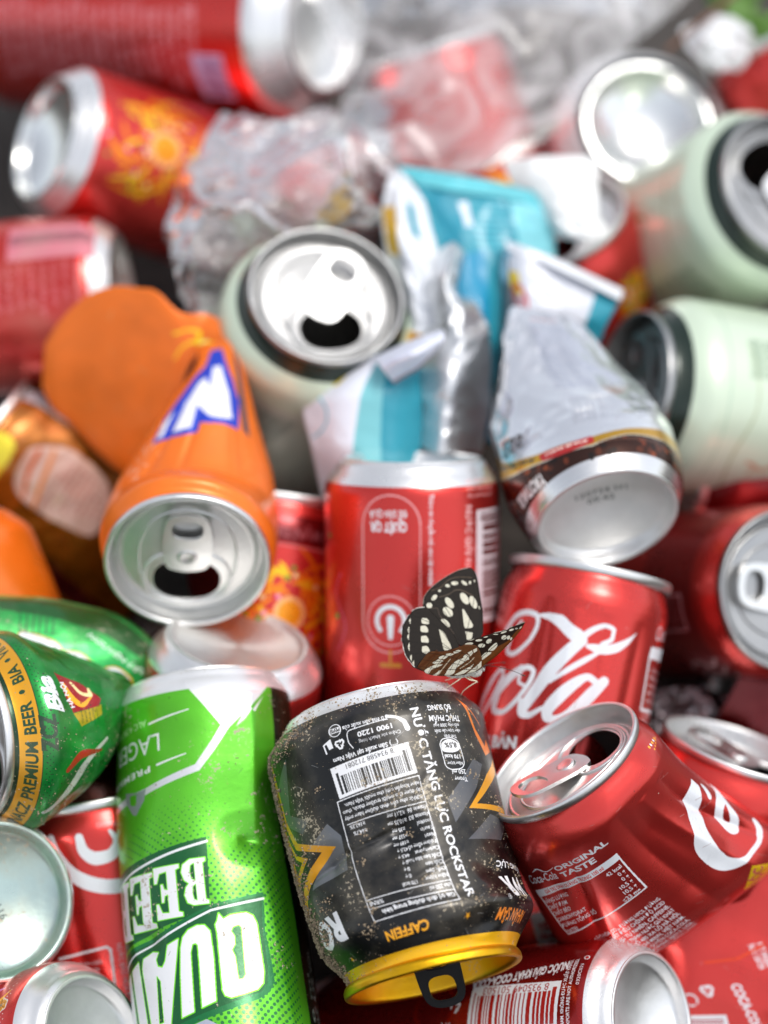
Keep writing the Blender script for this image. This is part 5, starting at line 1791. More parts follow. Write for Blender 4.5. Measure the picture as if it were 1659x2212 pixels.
# ------------------------------------------------------------------ soil stuck to the cans
def ico():
    bm = bmesh.new()
    bmesh.ops.create_icosphere(bm, subdivisions=1, radius=1)
    V = np.array([v.co for v in bm.verts])
    F = np.array([[v.index for v in f.verts] for f in bm.faces])
    bm.free()
    return V, F


IV, IF = ico()
SOIL = plain_mat('dry_soil', tuple(lin((0.60, 0.53, 0.44))), 0.95, bump=.6, bscale=900, var=.45)


def grains(body, parent, pts, seed, label):
    """pts: (s, t, radius)"""
    r = np.random.RandomState(seed)
    pts = np.array(pts)
    c = body.surf(pts[:, 0], pts[:, 1])
    e1 = body.surf(pts[:, 0] + .3, pts[:, 1]) - c
    e2 = body.surf(pts[:, 0], pts[:, 1] + .3) - c
    n = np.cross(e1, e2)
    n /= np.linalg.norm(n, axis=1)[:, None] + 1e-9
    ctr = body.frame(pts[:, 1])[0]
    n *= np.sign(np.sum(n * (c - ctr), 1))[:, None]
    rad = pts[:, 2]
    V = IV[None] * rad[:, None, None] * r.uniform(.55, 1.25, (len(pts), len(IV), 1)) * r.uniform(.7, 1.3, (len(pts), 1, 3))
    V = V + (c + n * rad[:, None] * .35)[:, None]
    F = IF[None] + (np.arange(len(pts)) * len(IV))[:, None, None]
    me = tri_mesh('dirt', W(V.reshape(-1, 3)) - org(parent), F.reshape(-1, 3))
    o = link('dirt', me, SOIL, parent)
    o['kind'] = 'stuff'
    return o


def clump(r, s0, t0, ss, ts, n, r1, r2):
    out = []
    for _ in range(n):
        out.append((r.gauss(s0, ss), r.gauss(t0, ts), r1 + (r2 - r1) * r.random() ** 3))
    return out


rr = random.Random(11)
pts = []
# thick crust down the left edge, patches on the shoulder, loose grains everywhere
for _ in range(2600):
    t_ = rr.uniform(3, 88)
    pts.append((rr.gauss(-49 + 0.05 * t_, 3.6), t_, 0.10 + .42 * rr.random() ** 3))
for k in range(26):
    t_ = rr.uniform(6, 86)
    pts += clump(rr, -47.5 + rr.uniform(-2, 3.4), t_, 1.1, 1.4, 38, .12, .55)
for s0, t0, n, sp in ((-40, 63, 170, 2.6), (-37, 68, 150, 2.4), (-41, 75, 150, 2.6), (-24, 6, 170, 3.2), (-30, 8.6, 150, 3), (-37, 10, 220, 3.4), (2, 3, 60, 2.4), (14, 3.4, 70, 2.2), (-6, 5, 30, 2), (-17, 72, 70, 1.8), (-13, 66, 30, 1.2),
                      (-12, 52, 24, 1.0), (-2, 30, 26, 1.5), (-20, 27, 24, .8), (5, 47, 22, .9), (2, 35, 40, 1.8), (30, 32, 30, 1.3), (31, 60, 50, 2.2), (28, 68, 26, 1.4), (-8, 44, 30, 1.6), (6, 61, 22, 1.2), (19, 70, 30, 1.6), (-33, 44, 80, 3), (-38, 50, 120, 3),
                      (20, 4.5, 40, 2), (-29, 84, 90, 3.4), (-38, 88, 120, 3), (8, 8, 30, 1.2), (-30, 60, 40, 2.2), (38, 70, 40, 2), (43, 62, 50, 2.4), (43, 50, 40, 3), (40, 40, 40, 3)):
    pts += clump(rr, s0, t0, sp, sp * .7, n, .07, .42)
for _ in range(900):
    pts.append((rr.uniform(-50, 50), rr.uniform(.5, 92), .05 + .16 * rr.random() ** 4))
for _ in range(300):
    pts.append((rr.uniform(-46, 46), rr.gauss(2.4, 1.6) if rr.random() < .7 else rr.uniform(66, 82), .06 + .26 * rr.random() ** 3))
pts = [p for p in pts if .2 < p[1] < 85]
grains(B['black'], t_black, pts, 5, 'x')

t_green = [o for o in COL.objects if o.get('label', '').startswith('tall bright green')][0]
pts = []
for _ in range(260):
    pts.append((rr.uniform(-36, 30), rr.uniform(1, 118), .04 + .18 * rr.random() ** 4))
for s0, t0, n, sp in ((8, 12, 14, .7), (-19, 61, 20, .8), (-25, 111, 60, 1.2), (-26, 108, 40, .8), (-36, 5, 40, 2), (12, 30, 14, 1), (26, 60, 20, 2), (20, 93, 24, 1.2), (-14, 37, 10, .8), (27, 14, 60, 3)):
    pts += clump(rr, s0, t0, sp, sp, n, .06, .32)
pts = [p for p in pts if .2 < p[1] < 118]
grains(B['green'], t_green, pts, 6, 'x')
t_bn = [o for o in COL.objects if o.get('label', '').startswith('dirty green beer')][0]
pts = [(rr.uniform(-44, 24), rr.uniform(3, 60), .05 + .22 * rr.random() ** 4) for _ in range(420)]
pts += clump(rr, -30, 14, 6, 6, 160, .07, .35) + clump(rr, -14, 30, 6, 6, 160, .07, .3)
grains(B['beer_near'], t_bn, [p for p in pts if .5 < p[1] < 90], 7, 'x')


# ------------------------------------------------------------------ sheets: cartons, foil, plastic
def folds(S, T, seed, size):
    """sharp long creases running in several directions"""
    r = np.random.RandomState(seed)
    h = np.zeros(S.shape)
    wx = 6 * vnoise(S / 22, T / 22, seed + 1)
    wy = 6 * vnoise(S / 22 + 7, T / 22 + 3, seed + 2)
    for k in range(6):
        a = r.uniform(0, math.pi)
        f = size * r.uniform(.7, 1.8)
        u = (S + wx) * math.cos(a) + (T + wy) * math.sin(a)
        v = -(S + wx) * math.sin(a) + (T + wy) * math.cos(a)
        n_ = vnoise(u / f + 31 * k, v / (f * 3.2) + 17 * k, seed + k)
        h += (1 - 2.4 * np.abs(n_)) * r.uniform(.4, 1)
    return h / 3

def sheet_pts(rows, nu=60, nv=60, crumple=None, seed=1, smooth=True, film=False):
    """rows of (vx, vy, z) control points -> dense grid in camera-aligned mm"""
    G = np.array([[P(*p) for p in r] for r in rows])
    n, m = G.shape[:2]
    if smooth:
        a = np.stack([crom([(i,) + tuple(G[i, j]) for i in range(n)], np.linspace(0, n - 1, nu)) for j in range(m)], axis=1)
        g = np.stack([crom([(j,) + tuple(a[i, j]) for j in range(m)], np.linspace(0, m - 1, nv)) for i in range(nu)], axis=0)
    else:
        u = np.linspace(0, n - 1, nu)
        a = np.stack([np.stack([np.interp(u, np.arange(n), G[:, j, k]) for k in range(3)], -1) for j in range(m)], axis=1)
        v = np.linspace(0, m - 1, nv)
        g = np.stack([np.stack([np.interp(v, np.arange(m), a[i, :, k]) for k in range(3)], -1) for i in range(nu)], axis=0)
    if crumple:
        amp, cell = crumple
        w = np.linalg.norm(g[0, -1] - g[0, 0]) + 20
        h = np.linalg.norm(g[-1, 0] - g[0, 0]) + 20
        S, T = np.meshgrid(np.linspace(-w / 2, w / 2, nv), np.linspace(0, h, nu))
        g = g.copy()
        for k, q in ((2, 1.0), (0, .35), (1, .35)):
            if film:
                g[..., k] += amp * q * (folds(S + 200, T + 200, seed + k, cell) + .35 * folds(S + 200, T + 200, seed + 5 + k, cell * .35))
                continue
            g[..., k] += amp * q * (facets(S, T, seed + k, cell, w * 1.3) + .5 * facets(S, T, seed + 9 + k, cell * .45, w * 1.3))
    return g


def sheet(name, g, mat, parent, thick=0.5):
    nu, nv = g.shape[:2]
    UV = np.stack(np.meshgrid(np.linspace(0, 1, nv), 1 - np.linspace(0, 1, nu)), -1)
    me = grid_mesh(name, W(g) - org(parent), UV)
    o = link(name, me, mat, parent)
    if thick:
        so = o.modifiers.new('thickness', 'SOLIDIFY')
        so.thickness = thick * .001
        so.offset = 0
    return o


def card(name, w, h, ppm, base, fn, **kw):
    c = Canvas(w, h, ppm, base, kw.pop('alpha', 1.0), x0=0)
    fn(c)
    a = dict(metal=0.0, rough=.38, coat=.25, dirty=0.0, grime=.02, inside=(.62, .63, .66))
    a.update(kw)
    return label_mat(name, c.image(name), **a)


TEAL = (0.14, 0.56, 0.64)
LTEAL = (0.46, 0.74, 0.77)


def a_teal(c):
    c.poly([(0, 0), (60, 0), (60, 9), (0, 9)], (.36, .74, .78))
    for k in range(5):
        c.stroke([(0, 1.6 + k * 1.6), (60, 1.6 + k * 1.6)], .35, (.26, .66, .72))
    c.poly([(0, 9), (60, 9), (60, 14), (0, 14)], (.48, .80, .84))
    for k in range(9):
        c.stroke([(8, 18 + k * 1.9), (20, 18 + k * 1.9)], .6, (.12, .52, .64))
        c.stroke([(25, 18 + k * 1.9), (40, 18 + k * 1.9)], .6, (.30, .68, .74))
    c.poly([(21, 19), (25, 18), (26, 27), (22, 28)], (.85, .88, .92))
    c.poly([(0, 40), (30, 34), (30, 80), (0, 80)], (.08, .55, .70))
    c.poly([(42, 9), (60, 9), (60, 80), (48, 80)], (.50, .80, .84))


t = thing('milk_carton', 'crushed turquoise drink carton standing up behind the torn white one', 'carton', P(1080, 800, -118), 'flattened drink cartons')
g = sheet_pts([[(862, 362, -128), (960, 378, -124), (1070, 398, -126), (1188, 428, -132)], [(905, 420, -122), (985, 440, -118), (1090, 450, -120), (1196, 478, -128)],
               [(940, 560, -112), (1010, 580, -108), (1100, 590, -116), (1200, 600, -128)], [(970, 720, -108), (1030, 740, -100), (1090, 760, -106), (1190, 740, -126)], [(1000, 930, -104), (1040, 950, -98), (1080, 960, -100), (1150, 900, -120)]], 70, 70, (2.2, 17), 4)
sheet('panel', g, card('teal_print', 60, 80, 6, TEAL, a_teal), t, .7)
g = sheet_pts([[(858, 358, -129.5), (960, 374, -126), (1070, 394, -128), (1186, 424, -134)], [(900, 400, -124), (985, 414, -120), (1090, 428, -122), (1190, 452, -130)]], 12, 50, None)
g[..., 2] += .9
sheet('top_seal', g, plain_mat('teal_seal', tuple(lin((.40, .76, .80))), .35, bump=.2), t, .6)


def a_white_teal(c):
    c.poly([(36, 0), (60, 0), (56, 90), (26, 90)], LTEAL)
    c.poly([(46, 0), (80, 0), (80, 90), (44, 90)], TEAL)
    c.spoly([(8, 6), (15, 2), (18, 10), (15, 16), (8, 15)], (.93, .82, .02))
    t = np.linspace(-1.2, 1.2, 20)
    c.stroke(np.stack([-4 + 19 * np.cos(t), 34 + 16 * np.sin(t)], 1), 1.2, (.40, .76, .84))


t = thing('milk_carton', 'white and turquoise carton folded over just above the power sign can', 'carton', P(790, 960, -84), 'flattened drink cartons')
g = sheet_pts([[(735, 792, -92), (790, 772, -84), (850, 765, -82), (905, 790, -88)], [(655, 875, -88), (740, 870, -76), (830, 860, -74), (912, 880, -84)],
               [(672, 960, -86), (740, 960, -76), (830, 960, -74), (908, 965, -84)], [(700, 1080, -92), (760, 1080, -84), (840, 1080, -82), (900, 1080, -90)]], 60, 60, (1.2, 20), 14)
sheet('panel', g, card('white_teal_print', 70, 80, 6, (.88, .89, .93), a_white_teal), t, .7)
g = sheet_pts([[(808, 775, -80), (880, 740, -74), (958, 712, -78)], [(826, 796, -68), (896, 762, -60), (958, 728, -68)], [(852, 828, -76), (910, 790, -72), (952, 745, -78)]], 24, 30, (.8, 9), 5)


def a_flap(c):
    for k in range(4):
        c.stroke([(2, 5 + k * 4), (38, 4 + k * 4)], .4, (.70, .74, .90))
    c.stroke([(0, 19), (40, 19)], 1.6, (.55, .42, .44))


sheet('flap', g, card('flap_print', 40, 20, 6, (.88, .89, .94), a_flap), t, .8)


def a_torn(c):
    c.poly([(0, 24), (9, 20), (11, 40), (3, 42)], (.90, .72, .10))
    c.poly([(8, 78), (26, 74), (26, 86), (8, 88)], (.93, .66, .08))
    r = random.Random(3)
    for k in range(36):
        c.text('sữa tươi tiệt trùng', 12 + r.uniform(0, 3), 8 + k * 2.2, 1.1, (.45, .50, .60), sx=.7)
    c.poly([(15, 14), (19, 12), (22, 24), (18, 26)], TEAL)


t = thing('milk_carton', 'torn white carton with small print and yellow corners beside the open pale green can', 'carton', P(880, 700, -104), 'flattened drink cartons')
g = sheet_pts([[(852, 362, -130), (880, 380, -124), (915, 430, -120)], [(826, 440, -120), (878, 470, -108), (950, 560, -110)], [(836, 560, -112), (890, 590, -100), (960, 640, -104)],
               [(868, 660, -106), (905, 690, -98), (955, 720, -100)], [(850, 740, -104), (890, 750, -98), (940, 760, -100)]], 60, 40, (3.0, 11), 24)
sheet('panel', g, card('torn_print', 30, 90, 6, (.88, .89, .91), a_torn), t, .7)
g = sheet_pts([[(930, 560, -110), (980, 520, -102), (1004, 545, -104)], [(918, 620, -100), (960, 600, -90), (990, 620, -98)], [(930, 700, -98), (980, 690, -86), (1030, 660, -96)], [(905, 760, -92), (980, 760, -80), (1060, 720, -96)],
               [(900, 860, -88), (970, 860, -74), (1060, 850, -96)], [(905, 960, -84), (960, 980, -74), (1040, 975, -90)]], 90, 70, (3.6, 16), 33)
sheet('foil_lining', g, M['foil'], t, .4)


def a_logo(c):
    c.poly([(0, 0), (6, 0), (6, 60), (0, 60)], (.60, .80, .88))
    c.poly([(60, 0), (72, 0), (72, 60), (60, 60)], TEAL)
    c.spoly([(7, 14), (15, 14), (17, 24), (8, 26)], (.95, .80, .05))
    t = np.linspace(0, 6.3, 24)
    c.stroke(np.stack([14 + 6.5 * np.cos(t), 30 + 9 * np.sin(t)], 1), 2.2, (.84, .30, .34))
    c.curve([(10, 26), (14, 34), (18, 26)], 2.0, (.85, .35, .35))
    c.poly([(6, 0), (60, 0), (60, 5), (6, 5)], (.92, .93, .95))


t = thing('milk_carton', 'white carton with a small round red logo, folded above the silver coffee can', 'carton', P(1210, 640, -104), 'flattened drink cartons')
g = sheet_pts([[(1095, 520, -112), (1150, 540, -102), (1240, 585, -104), (1342, 632, -112)], [(1086, 585, -108), (1145, 600, -98), (1230, 640, -100), (1330, 665, -108)], [(1100, 650, -106), (1150, 660, -97), (1225, 680, -99), (1310, 700, -106)],
               [(1096, 730, -108), (1140, 725, -102), (1220, 715, -103), (1296, 738, -108)]], 50, 60, (1.3, 20), 41)
sheet('panel', g, card('logo_print', 72, 46, 6, (.83, .84, .87), a_logo), t, .8)
g = sheet_pts([[(1090, 520, -114), (1200, 560, -106), (1345, 628, -114)], [(1094, 540, -108), (1205, 582, -99), (1340, 650, -107)]], 10, 40)
g[..., 2] += 1.6
sheet('top_seal', g, plain_mat('white_seal', (.74, .76, .80), .35, bump=.1), t, .7)

# dark folded strip of foil between the cartons
t = thing('foil_strip', 'dark grey strip of folded foil standing between the turquoise and the white carton', 'foil scrap', P(1090, 800, -106))
g = sheet_pts([[(1088, 540, -114), (1098, 560, -106)], [(1084, 700, -106), (1106, 700, -98)], [(1066, 850, -98), (1110, 820, -94)], [(1056, 950, -94), (1080, 940, -92)]], 40, 16, (1.2, 9), 6)
sheet('strip', g, metal_mat('dark_foil', (.22, .23, .25), .38), t, .5)

# white crushed scrap over the rim of the can behind
t = thing('paper_scrap', 'white crushed paper scrap below the bright ring base', 'paper scrap', P(1200, 430, -140))
g = sheet_pts([[(1085, 350, -146), (1150, 340, -138), (1230, 335, -136), (1296, 345, -142)], [(1110, 400, -138), (1180, 400, -126), (1240, 400, -126), (1290, 410, -134)], [(1150, 452, -132), (1200, 460, -122), (1250, 470, -120), (1292, 460, -128)], [(1196, 500, -130), (1225, 512, -122), (1275, 520, -122), (1318, 500, -130)]], 50, 50, (2.6, 18), 51)
sheet('paper', g, plain_mat('white_paper', (.82, .82, .81), .5, bump=.2), t, .4)

# grey glittery film in the dark gap, right
t = thing('plastic_scrap', 'grey glittering plastic film in the dark gap beside the wide silver rim', 'plastic scrap', P(1500, 1560, -66))
g = sheet_pts([[(1420, 1490, -104), (1500, 1480, -100), (1570, 1500, -104)], [(1410, 1550, -98), (1500, 1540, -94), (1600, 1560, -98)], [(1420, 1620, -94), (1520, 1620, -92), (1690, 1640, -94)]], 60, 90, (2.0, 5), 61)
sheet('film', g, metal_mat('glitter_film', (.42, .38, .40), .3, dirty=.5, bump=.8), t, .3)

# ------------------------------------------------------------------ clear plastic
FILM = film_mat('clear_film', (.93, .92, .92), clear=.5, milky=.3, rough=.12)
FILM2 = film_mat('thin_clear_film', (.96, .96, .97), clear=.6, milky=.42, rough=.2)
PINK = film_mat('clear_film_printed', (.95, .70, .72), clear=.6, milky=.5, rough=.12)
t = thing('plastic_wrap', 'crumpled ball of clear plastic wrap with faint red print behind the open pale green can', 'plastic wrap', P(640, 420, -125))
for nm, rows, am, ce, sd, mt in (
        ('wrap_layer', [[(470, 250, -142), (560, 270, -128), (700, 262, -134), (850, 300, -146)], [(400, 350, -128), (520, 390, -108), (720, 330, -104), (800, 420, -134)], [(350, 500, -126), (520, 450, -100), (660, 500, -108), (860, 470, -136)], [(440, 610, -130), (560, 540, -120), (700, 580, -126), (780, 530, -142)]], 6.5, 26, 8, FILM),
        ('wrap_layer', [[(520, 235, -150), (600, 260, -136), (700, 240, -142), (790, 320, -150)], [(430, 330, -138), (560, 350, -120), (690, 310, -118), (860, 380, -142)], [(410, 460, -136), (560, 430, -118), (680, 470, -122), (800, 450, -142)], [(470, 560, -142), (580, 500, -134), (660, 540, -136), (800, 530, -148)]], 6, 20, 15, PINK),
        ('wrap_layer', [[(520, 300, -160), (640, 290, -150), (780, 330, -160)], [(480, 400, -152), (640, 390, -140), (800, 420, -154)], [(520, 480, -156), (640, 490, -148), (760, 500, -158)]], 5, 20, 22, PINK)):
    sheet(nm, sheet_pts(rows, 150, 150, (am, ce), sd, film=True), mt, t, 0)
g = sheet_pts([[(360, 470, -118), (480, 420, -112), (640, 500, -118)], [(370, 560, -110), (450, 560, -104), (560, 560, -112)], [(380, 650, -108), (430, 690, -102), (500, 700, -106)]], 120, 120, (4.5, 22), 8, film=True)
sheet('loose_end', g, FILM, t, 0)
t = thing('plastic_sheet', 'large milky clear plastic sheet draped over the cans along the top', 'plastic sheet', P(1050, 200, -160))
g = sheet_pts([[(640, -60, -190), (860, -60, -172), (1100, -60, -170), (1560, -80, -190)], [(700, 60, -176), (880, 60, -158), (1110, 40, -156), (1440, 40, -176)], [(740, 200, -166), (900, 200, -150), (1100, 180, -150), (1300, 150, -166)],
               [(720, 330, -156), (880, 340, -146), (1040, 320, -146), (1230, 250, -160)], [(760, 420, -152), (900, 400, -146), (1000, 380, -146), (1120, 340, -156)]], 170, 170, (2.0, 42), 71, film=True)
sheet('film', g, FILM2, t, 0)
t = thing('plastic_scrap', 'small white plastic scrap near the top right corner', 'plastic scrap', P(1550, 90, -185))
g = sheet_pts([[(1470, 60, -190), (1560, 30, -186), (1620, 60, -190)], [(1490, 110, -186), (1550, 90, -180), (1620, 110, -188)], [(1520, 160, -188), (1560, 150, -184), (1600, 150, -190)]], 40, 40, (4, 12), 77)
sheet('scrap', g, plain_mat('white_plastic', (.75, .75, .76), .3), t, .3)
t = thing('stick', 'thin brown stick sloping across the top right', 'stick', P(1540, 40, -182))
tube('twig', [P(1440, 110, -178), P(1490, 66, -179), P(1560, 10, -184), P(1640, -60, -190)], [1.0, 1.1, 1.2, 1.3], t, plain_mat('bark', (.16, .08, .05), .8))
t = thing('weed', 'small green leaves at the top right corner', 'plant', P(1620, 10, -222))
LEAF = plain_mat('leaf_green', (.10, .22, .03), .5, var=.4)
rl = random.Random(2)
for k in range(14):
    cx_, cy_ = rl.uniform(1540, 1690), rl.uniform(-50, 44)
    a_ = rl.uniform(0, 6.28)
    p0 = P(cx_, cy_, rl.uniform(-228, -212))
    dd = np.array([math.cos(a_), math.sin(a_), rl.uniform(-.3, .3)])
    ww = np.array([-math.sin(a_), math.cos(a_), rl.uniform(-.4, .4)])
    u_ = np.linspace(0, 1, 8)[:, None, None]
    v_ = np.linspace(-1, 1, 5)[None, :, None]
    g = p0 + dd * 15 * u_ + ww * 4.5 * v_ * np.sin(u_ * 3.0 + .07) + np.array([0, 0, 1.0]) * (1.2 * v_ * v_ - 2 * u_ * u_)
    sheet('leaf', g, LEAF, t, .3)


# ------------------------------------------------------------------ the butterfly
PXB = 1 / (4.1475 * 1.1302)


def Q(cx, cy, z):
    """detail drawing units of the butterfly -> camera-aligned mm"""
    return P(940 / 1.1302 + cx * PXB, 1350 / 1.1302 + cy * PXB, z)


DK = (0.13, 0.105, 0.085)
CRM = (0.84, 0.82, 0.74)
BRN = (0.36, 0.21, 0.10)


def wing(name, outline, hinge, depth, paint, parent, base, veins, curl=0.0):
    """thin wing membrane: outline in detail units, depth(x, y) gives its place towards the viewer"""
    K = [(i,) + tuple(p) for i, p in enumerate([outline[-1]] + outline + outline[:2])]
    n = len(outline) * 7
    r = crom(K, np.linspace(1, len(outline) + 1, n, endpoint=False))
    x0, y0 = r.min(0) - 4
    x1, y1 = r.max(0) + 4
    c = Canvas(x1 - x0, y1 - y0, 0.9, base, 1.0, x0=0)
    off = lambda pts: [(p[0] - x0, p[1] - y0) for p in pts]
    paint(c, off)
    for v in veins:
        c.curve(off(v), 5, tuple(np.array(base) * .55), 1)
    # pale fringe on the edge
    im = c.image(name + '_scales')
    m, ns, ls, b = new_mat(name + '_scales')
    tx = ns.new('ShaderNodeTexImage')
    tx.image = im
    tc = ns.new('ShaderNodeTexCoord')
    nz = nd(ns, 'ShaderNodeTexNoise', Scale=2600.0, Detail=3.0)
    ls.new(tc.outputs['Object'], nz.inputs['Vector'])
    mul = ns.new('ShaderNodeMix')
    mul.data_type = 'RGBA'
    mul.blend_type = 'MULTIPLY'
    mul.inputs[0].default_value = 1.0
    ls.new(tx.outputs[0], mul.inputs[6])
    ls.new(ramp(ns, ls, nz.outputs[0], [(.3, (.72,)), (.7, (1.0,))]), mul.inputs[7])
    ls.new(mul.outputs[2], b.inputs['Base Color'])
    b.inputs['Roughness'].default_value = .6
    b.inputs['Specular IOR Level'].default_value = .15
    # triangulated membrane with inner points so it can curve
    bm = bmesh.new()
    vs = [bm.verts.new((p[0], p[1], 0)) for p in r]
    es = [bm.edges.new((vs[i], vs[(i + 1) % n])) for i in range(n)]
    bmesh.ops.triangle_fill(bm, use_beauty=True, edges=es)
    for _ in range(4):
        bmesh.ops.subdivide_edges(bm, edges=[e for e in bm.edges if e.calc_length() > 34], cuts=1)
        bmesh.ops.triangulate(bm, faces=bm.faces)
    bm.verts.ensure_lookup_table()
    uvl = bm.loops.layers.uv.new('UVMap')
    for f in bm.faces:
        for l in f.loops:
            l[uvl].uv = ((l.vert.co.x - x0) / (x1 - x0), 1 - (l.vert.co.y - y0) / (y1 - y0))
    me = bpy.data.meshes.new(name)
    bm.to_mesh(me)
    bm.free()
    xy = np.array([v.co for v in me.vertices])
    V = np.array([Q(p[0], p[1], depth(p[0], p[1])) for p in xy])
    me.vertices.foreach_set('co', (W(V) - org(parent)).reshape(-1))
    me.polygons.foreach_set('use_smooth', np.full(len(me.polygons), True))
    me.update()
    o = link(name, me, m, parent)
    so = o.modifiers.new('thickness', 'SOLIDIFY')
    so.thickness = .00012
    so.offset = 0
    return o


ZB = 2.0        # depth of the body
tb = thing('butterfly', 'dark brown butterfly with white spots, wings half raised, standing on the soil-caked black can', 'butterfly', Q(760, 1230, ZB))


def far_depth(x, y):
    return ZB - 1.5 - (1180 - y) / 33 * 0.34 - (x - 700) / 33 * .10


def near_depth(x, y):
    return ZB + 3.5 + (1230 - y) / 33 * 0.35 + (x - 700) / 33 * .05


def p_farfore(c, off):
    e = lambda x, y, a, b_, r=0, col=CRM: c.poly(off([(x + a * math.cos(t) * math.cos(r) - b_ * math.sin(t) * math.sin(r), y + a * math.cos(t) * math.sin(r) + b_ * math.sin(t) * math.cos(r)) for t in np.linspace(0, 6.28, 26)]), col)
    for q in ((705, 307, 36, 20, 0), (800, 304, 36, 17, .6), (635, 332, 26, 16, .1), (860, 300, 12, 18, .1), (553, 383, 17, 12, -.4), (905, 285, 6, 14, 0), (498, 452, 36, 22, -.8), (448, 532, 30, 28, .4),
              (805, 462, 66, 34, 1.0), (893, 500, 68, 32, 1.15), (955, 555, 22, 8, 1.4), (652, 506, 64, 32, .95), (636, 597, 60, 40, .75), (612, 710, 56, 28, .75), (600, 775, 66, 18, 1.05), (628, 800, 50, 15, 1.2)):
        e(*q)
    c.spoly(off([(782, 572), (800, 575), (850, 660), (890, 735), (860, 762), (815, 762), (797, 720)]), CRM)
    c.poly(off([(812, 795), (888, 808), (880, 860), (860, 880), (830, 880)]), CRM)
    c.poly(off([(550, 780), (600, 850), (650, 960), (560, 1000), (540, 860)]), CRM)
    c.poly(off([(840, 900), (905, 868), (890, 905), (800, 935)]), CRM)
    c.curve(off([(470, 380), (560, 350), (650, 270), (760, 245), (880, 250)]), 7, (.36, .30, .24))
    c.curve(off([(540, 450), (640, 420), (720, 375), (780, 380), (900, 440)]), 8, (.36, .31, .26))
    c.curve(off([(400, 560), (520, 560), (560, 640), (700, 820)]), 6, (.33, .28, .24))
    c.curve(off([(835, 150), (740, 174), (640, 224), (540, 289), (458, 358), (398, 438), (383, 520)]), 5, (.80, .78, .72))
    r = random.Random(1)
    for k in range(9):
        t = k / 8
        c.curve(off([(420 + 380 * t, 470 - 260 * t), (450 + 380 * t, 520 - 240 * t)]), 4, (.09, .07, .06))


def p_farhind(c, off):
    for x, y, h in ((405, 695, 34), (395, 775, 38), (400, 880, 42), (410, 985, 44)):
        c.spoly(off([(x - 35, y - 30), (x + 10, y - h), (x + 42, y + 5), (x + 30, y + h - 8), (x - 30, y + h * .5)]), CRM)
    for x, y, h in ((257, 690, 26), (243, 780, 32), (240, 850, 30), (246, 950, 40), (268, 1060, 34), (292, 1110, 22)):
        c.curve(off([(x, y - h), (x - 6, y), (x, y + h)]), [4, 18, 4], CRM)
    for k, (x, y) in enumerate(((290, 600), (250, 640), (213, 690), (190, 760), (180, 860), (195, 950), (215, 1020), (250, 1090))):
        c.curve(off([(x + 26, y + 10), (x + 120, y + 10 - k * 3)]), 4, (.08, .065, .055))
    c.curve(off([(395, 548), (330, 556), (276, 582), (232, 632), (203, 682), (172, 742), (167, 800), (163, 880), (178, 930), (193, 1000), (218, 1060), (258, 1110), (298, 1152)]), 9, (.85, .84, .80))
    c.spoly(off([(545, 770), (590, 800), (640, 880), (672, 970), (605, 985), (575, 900)]), CRM)


def p_nearfore(c, off):
    e = lambda x, y, a, b_, r=0, col=CRM: c.poly(off([(x + a * math.cos(t) * math.cos(r) - b_ * math.sin(t) * math.sin(r), y + a * math.cos(t) * math.sin(r) + b_ * math.sin(t) * math.cos(r)) for t in np.linspace(0, 6.28, 26)]), col)
    c.spoly(off([(905, 1150), (1000, 1060), (1120, 960), (1240, 890), (1330, 790), (1400, 730), (1380, 800), (1250, 940), (1100, 1080), (960, 1170)]), (.40, .21, .06))
    for q in ((978, 937, 36, 20, -.1), (1053, 893, 32, 22, -.5), (1205, 855, 28, 22, -.5), (1250, 855, 22, 16, -1.1), (1277, 868, 16, 10, -1.1), (950, 884, 34, 11, -.1), (1200, 803, 34, 8, -.3), (1280, 778, 26, 10, -.3), (1330, 765, 15, 8, -.4), (1372, 755, 18, 6, -.8), (1020, 850, 22, 5, -.2), (1120, 823, 26, 5, 0), (850, 920, 44, 14, -.15)):
        e(*q)
    c.spoly(off([(1045, 985), (1070, 950), (1125, 908), (1138, 925), (1128, 955), (1085, 990)]), CRM)
    c.spoly(off([(930, 1110), (990, 1030), (1040, 1002), (1078, 1008), (1030, 1050), (960, 1100)]), CRM)
    c.curve(off([(1420, 697), (1350, 722), (1270, 752), (1230, 777), (1180, 792), (1110, 806)]), 4, (.8, .78, .72))


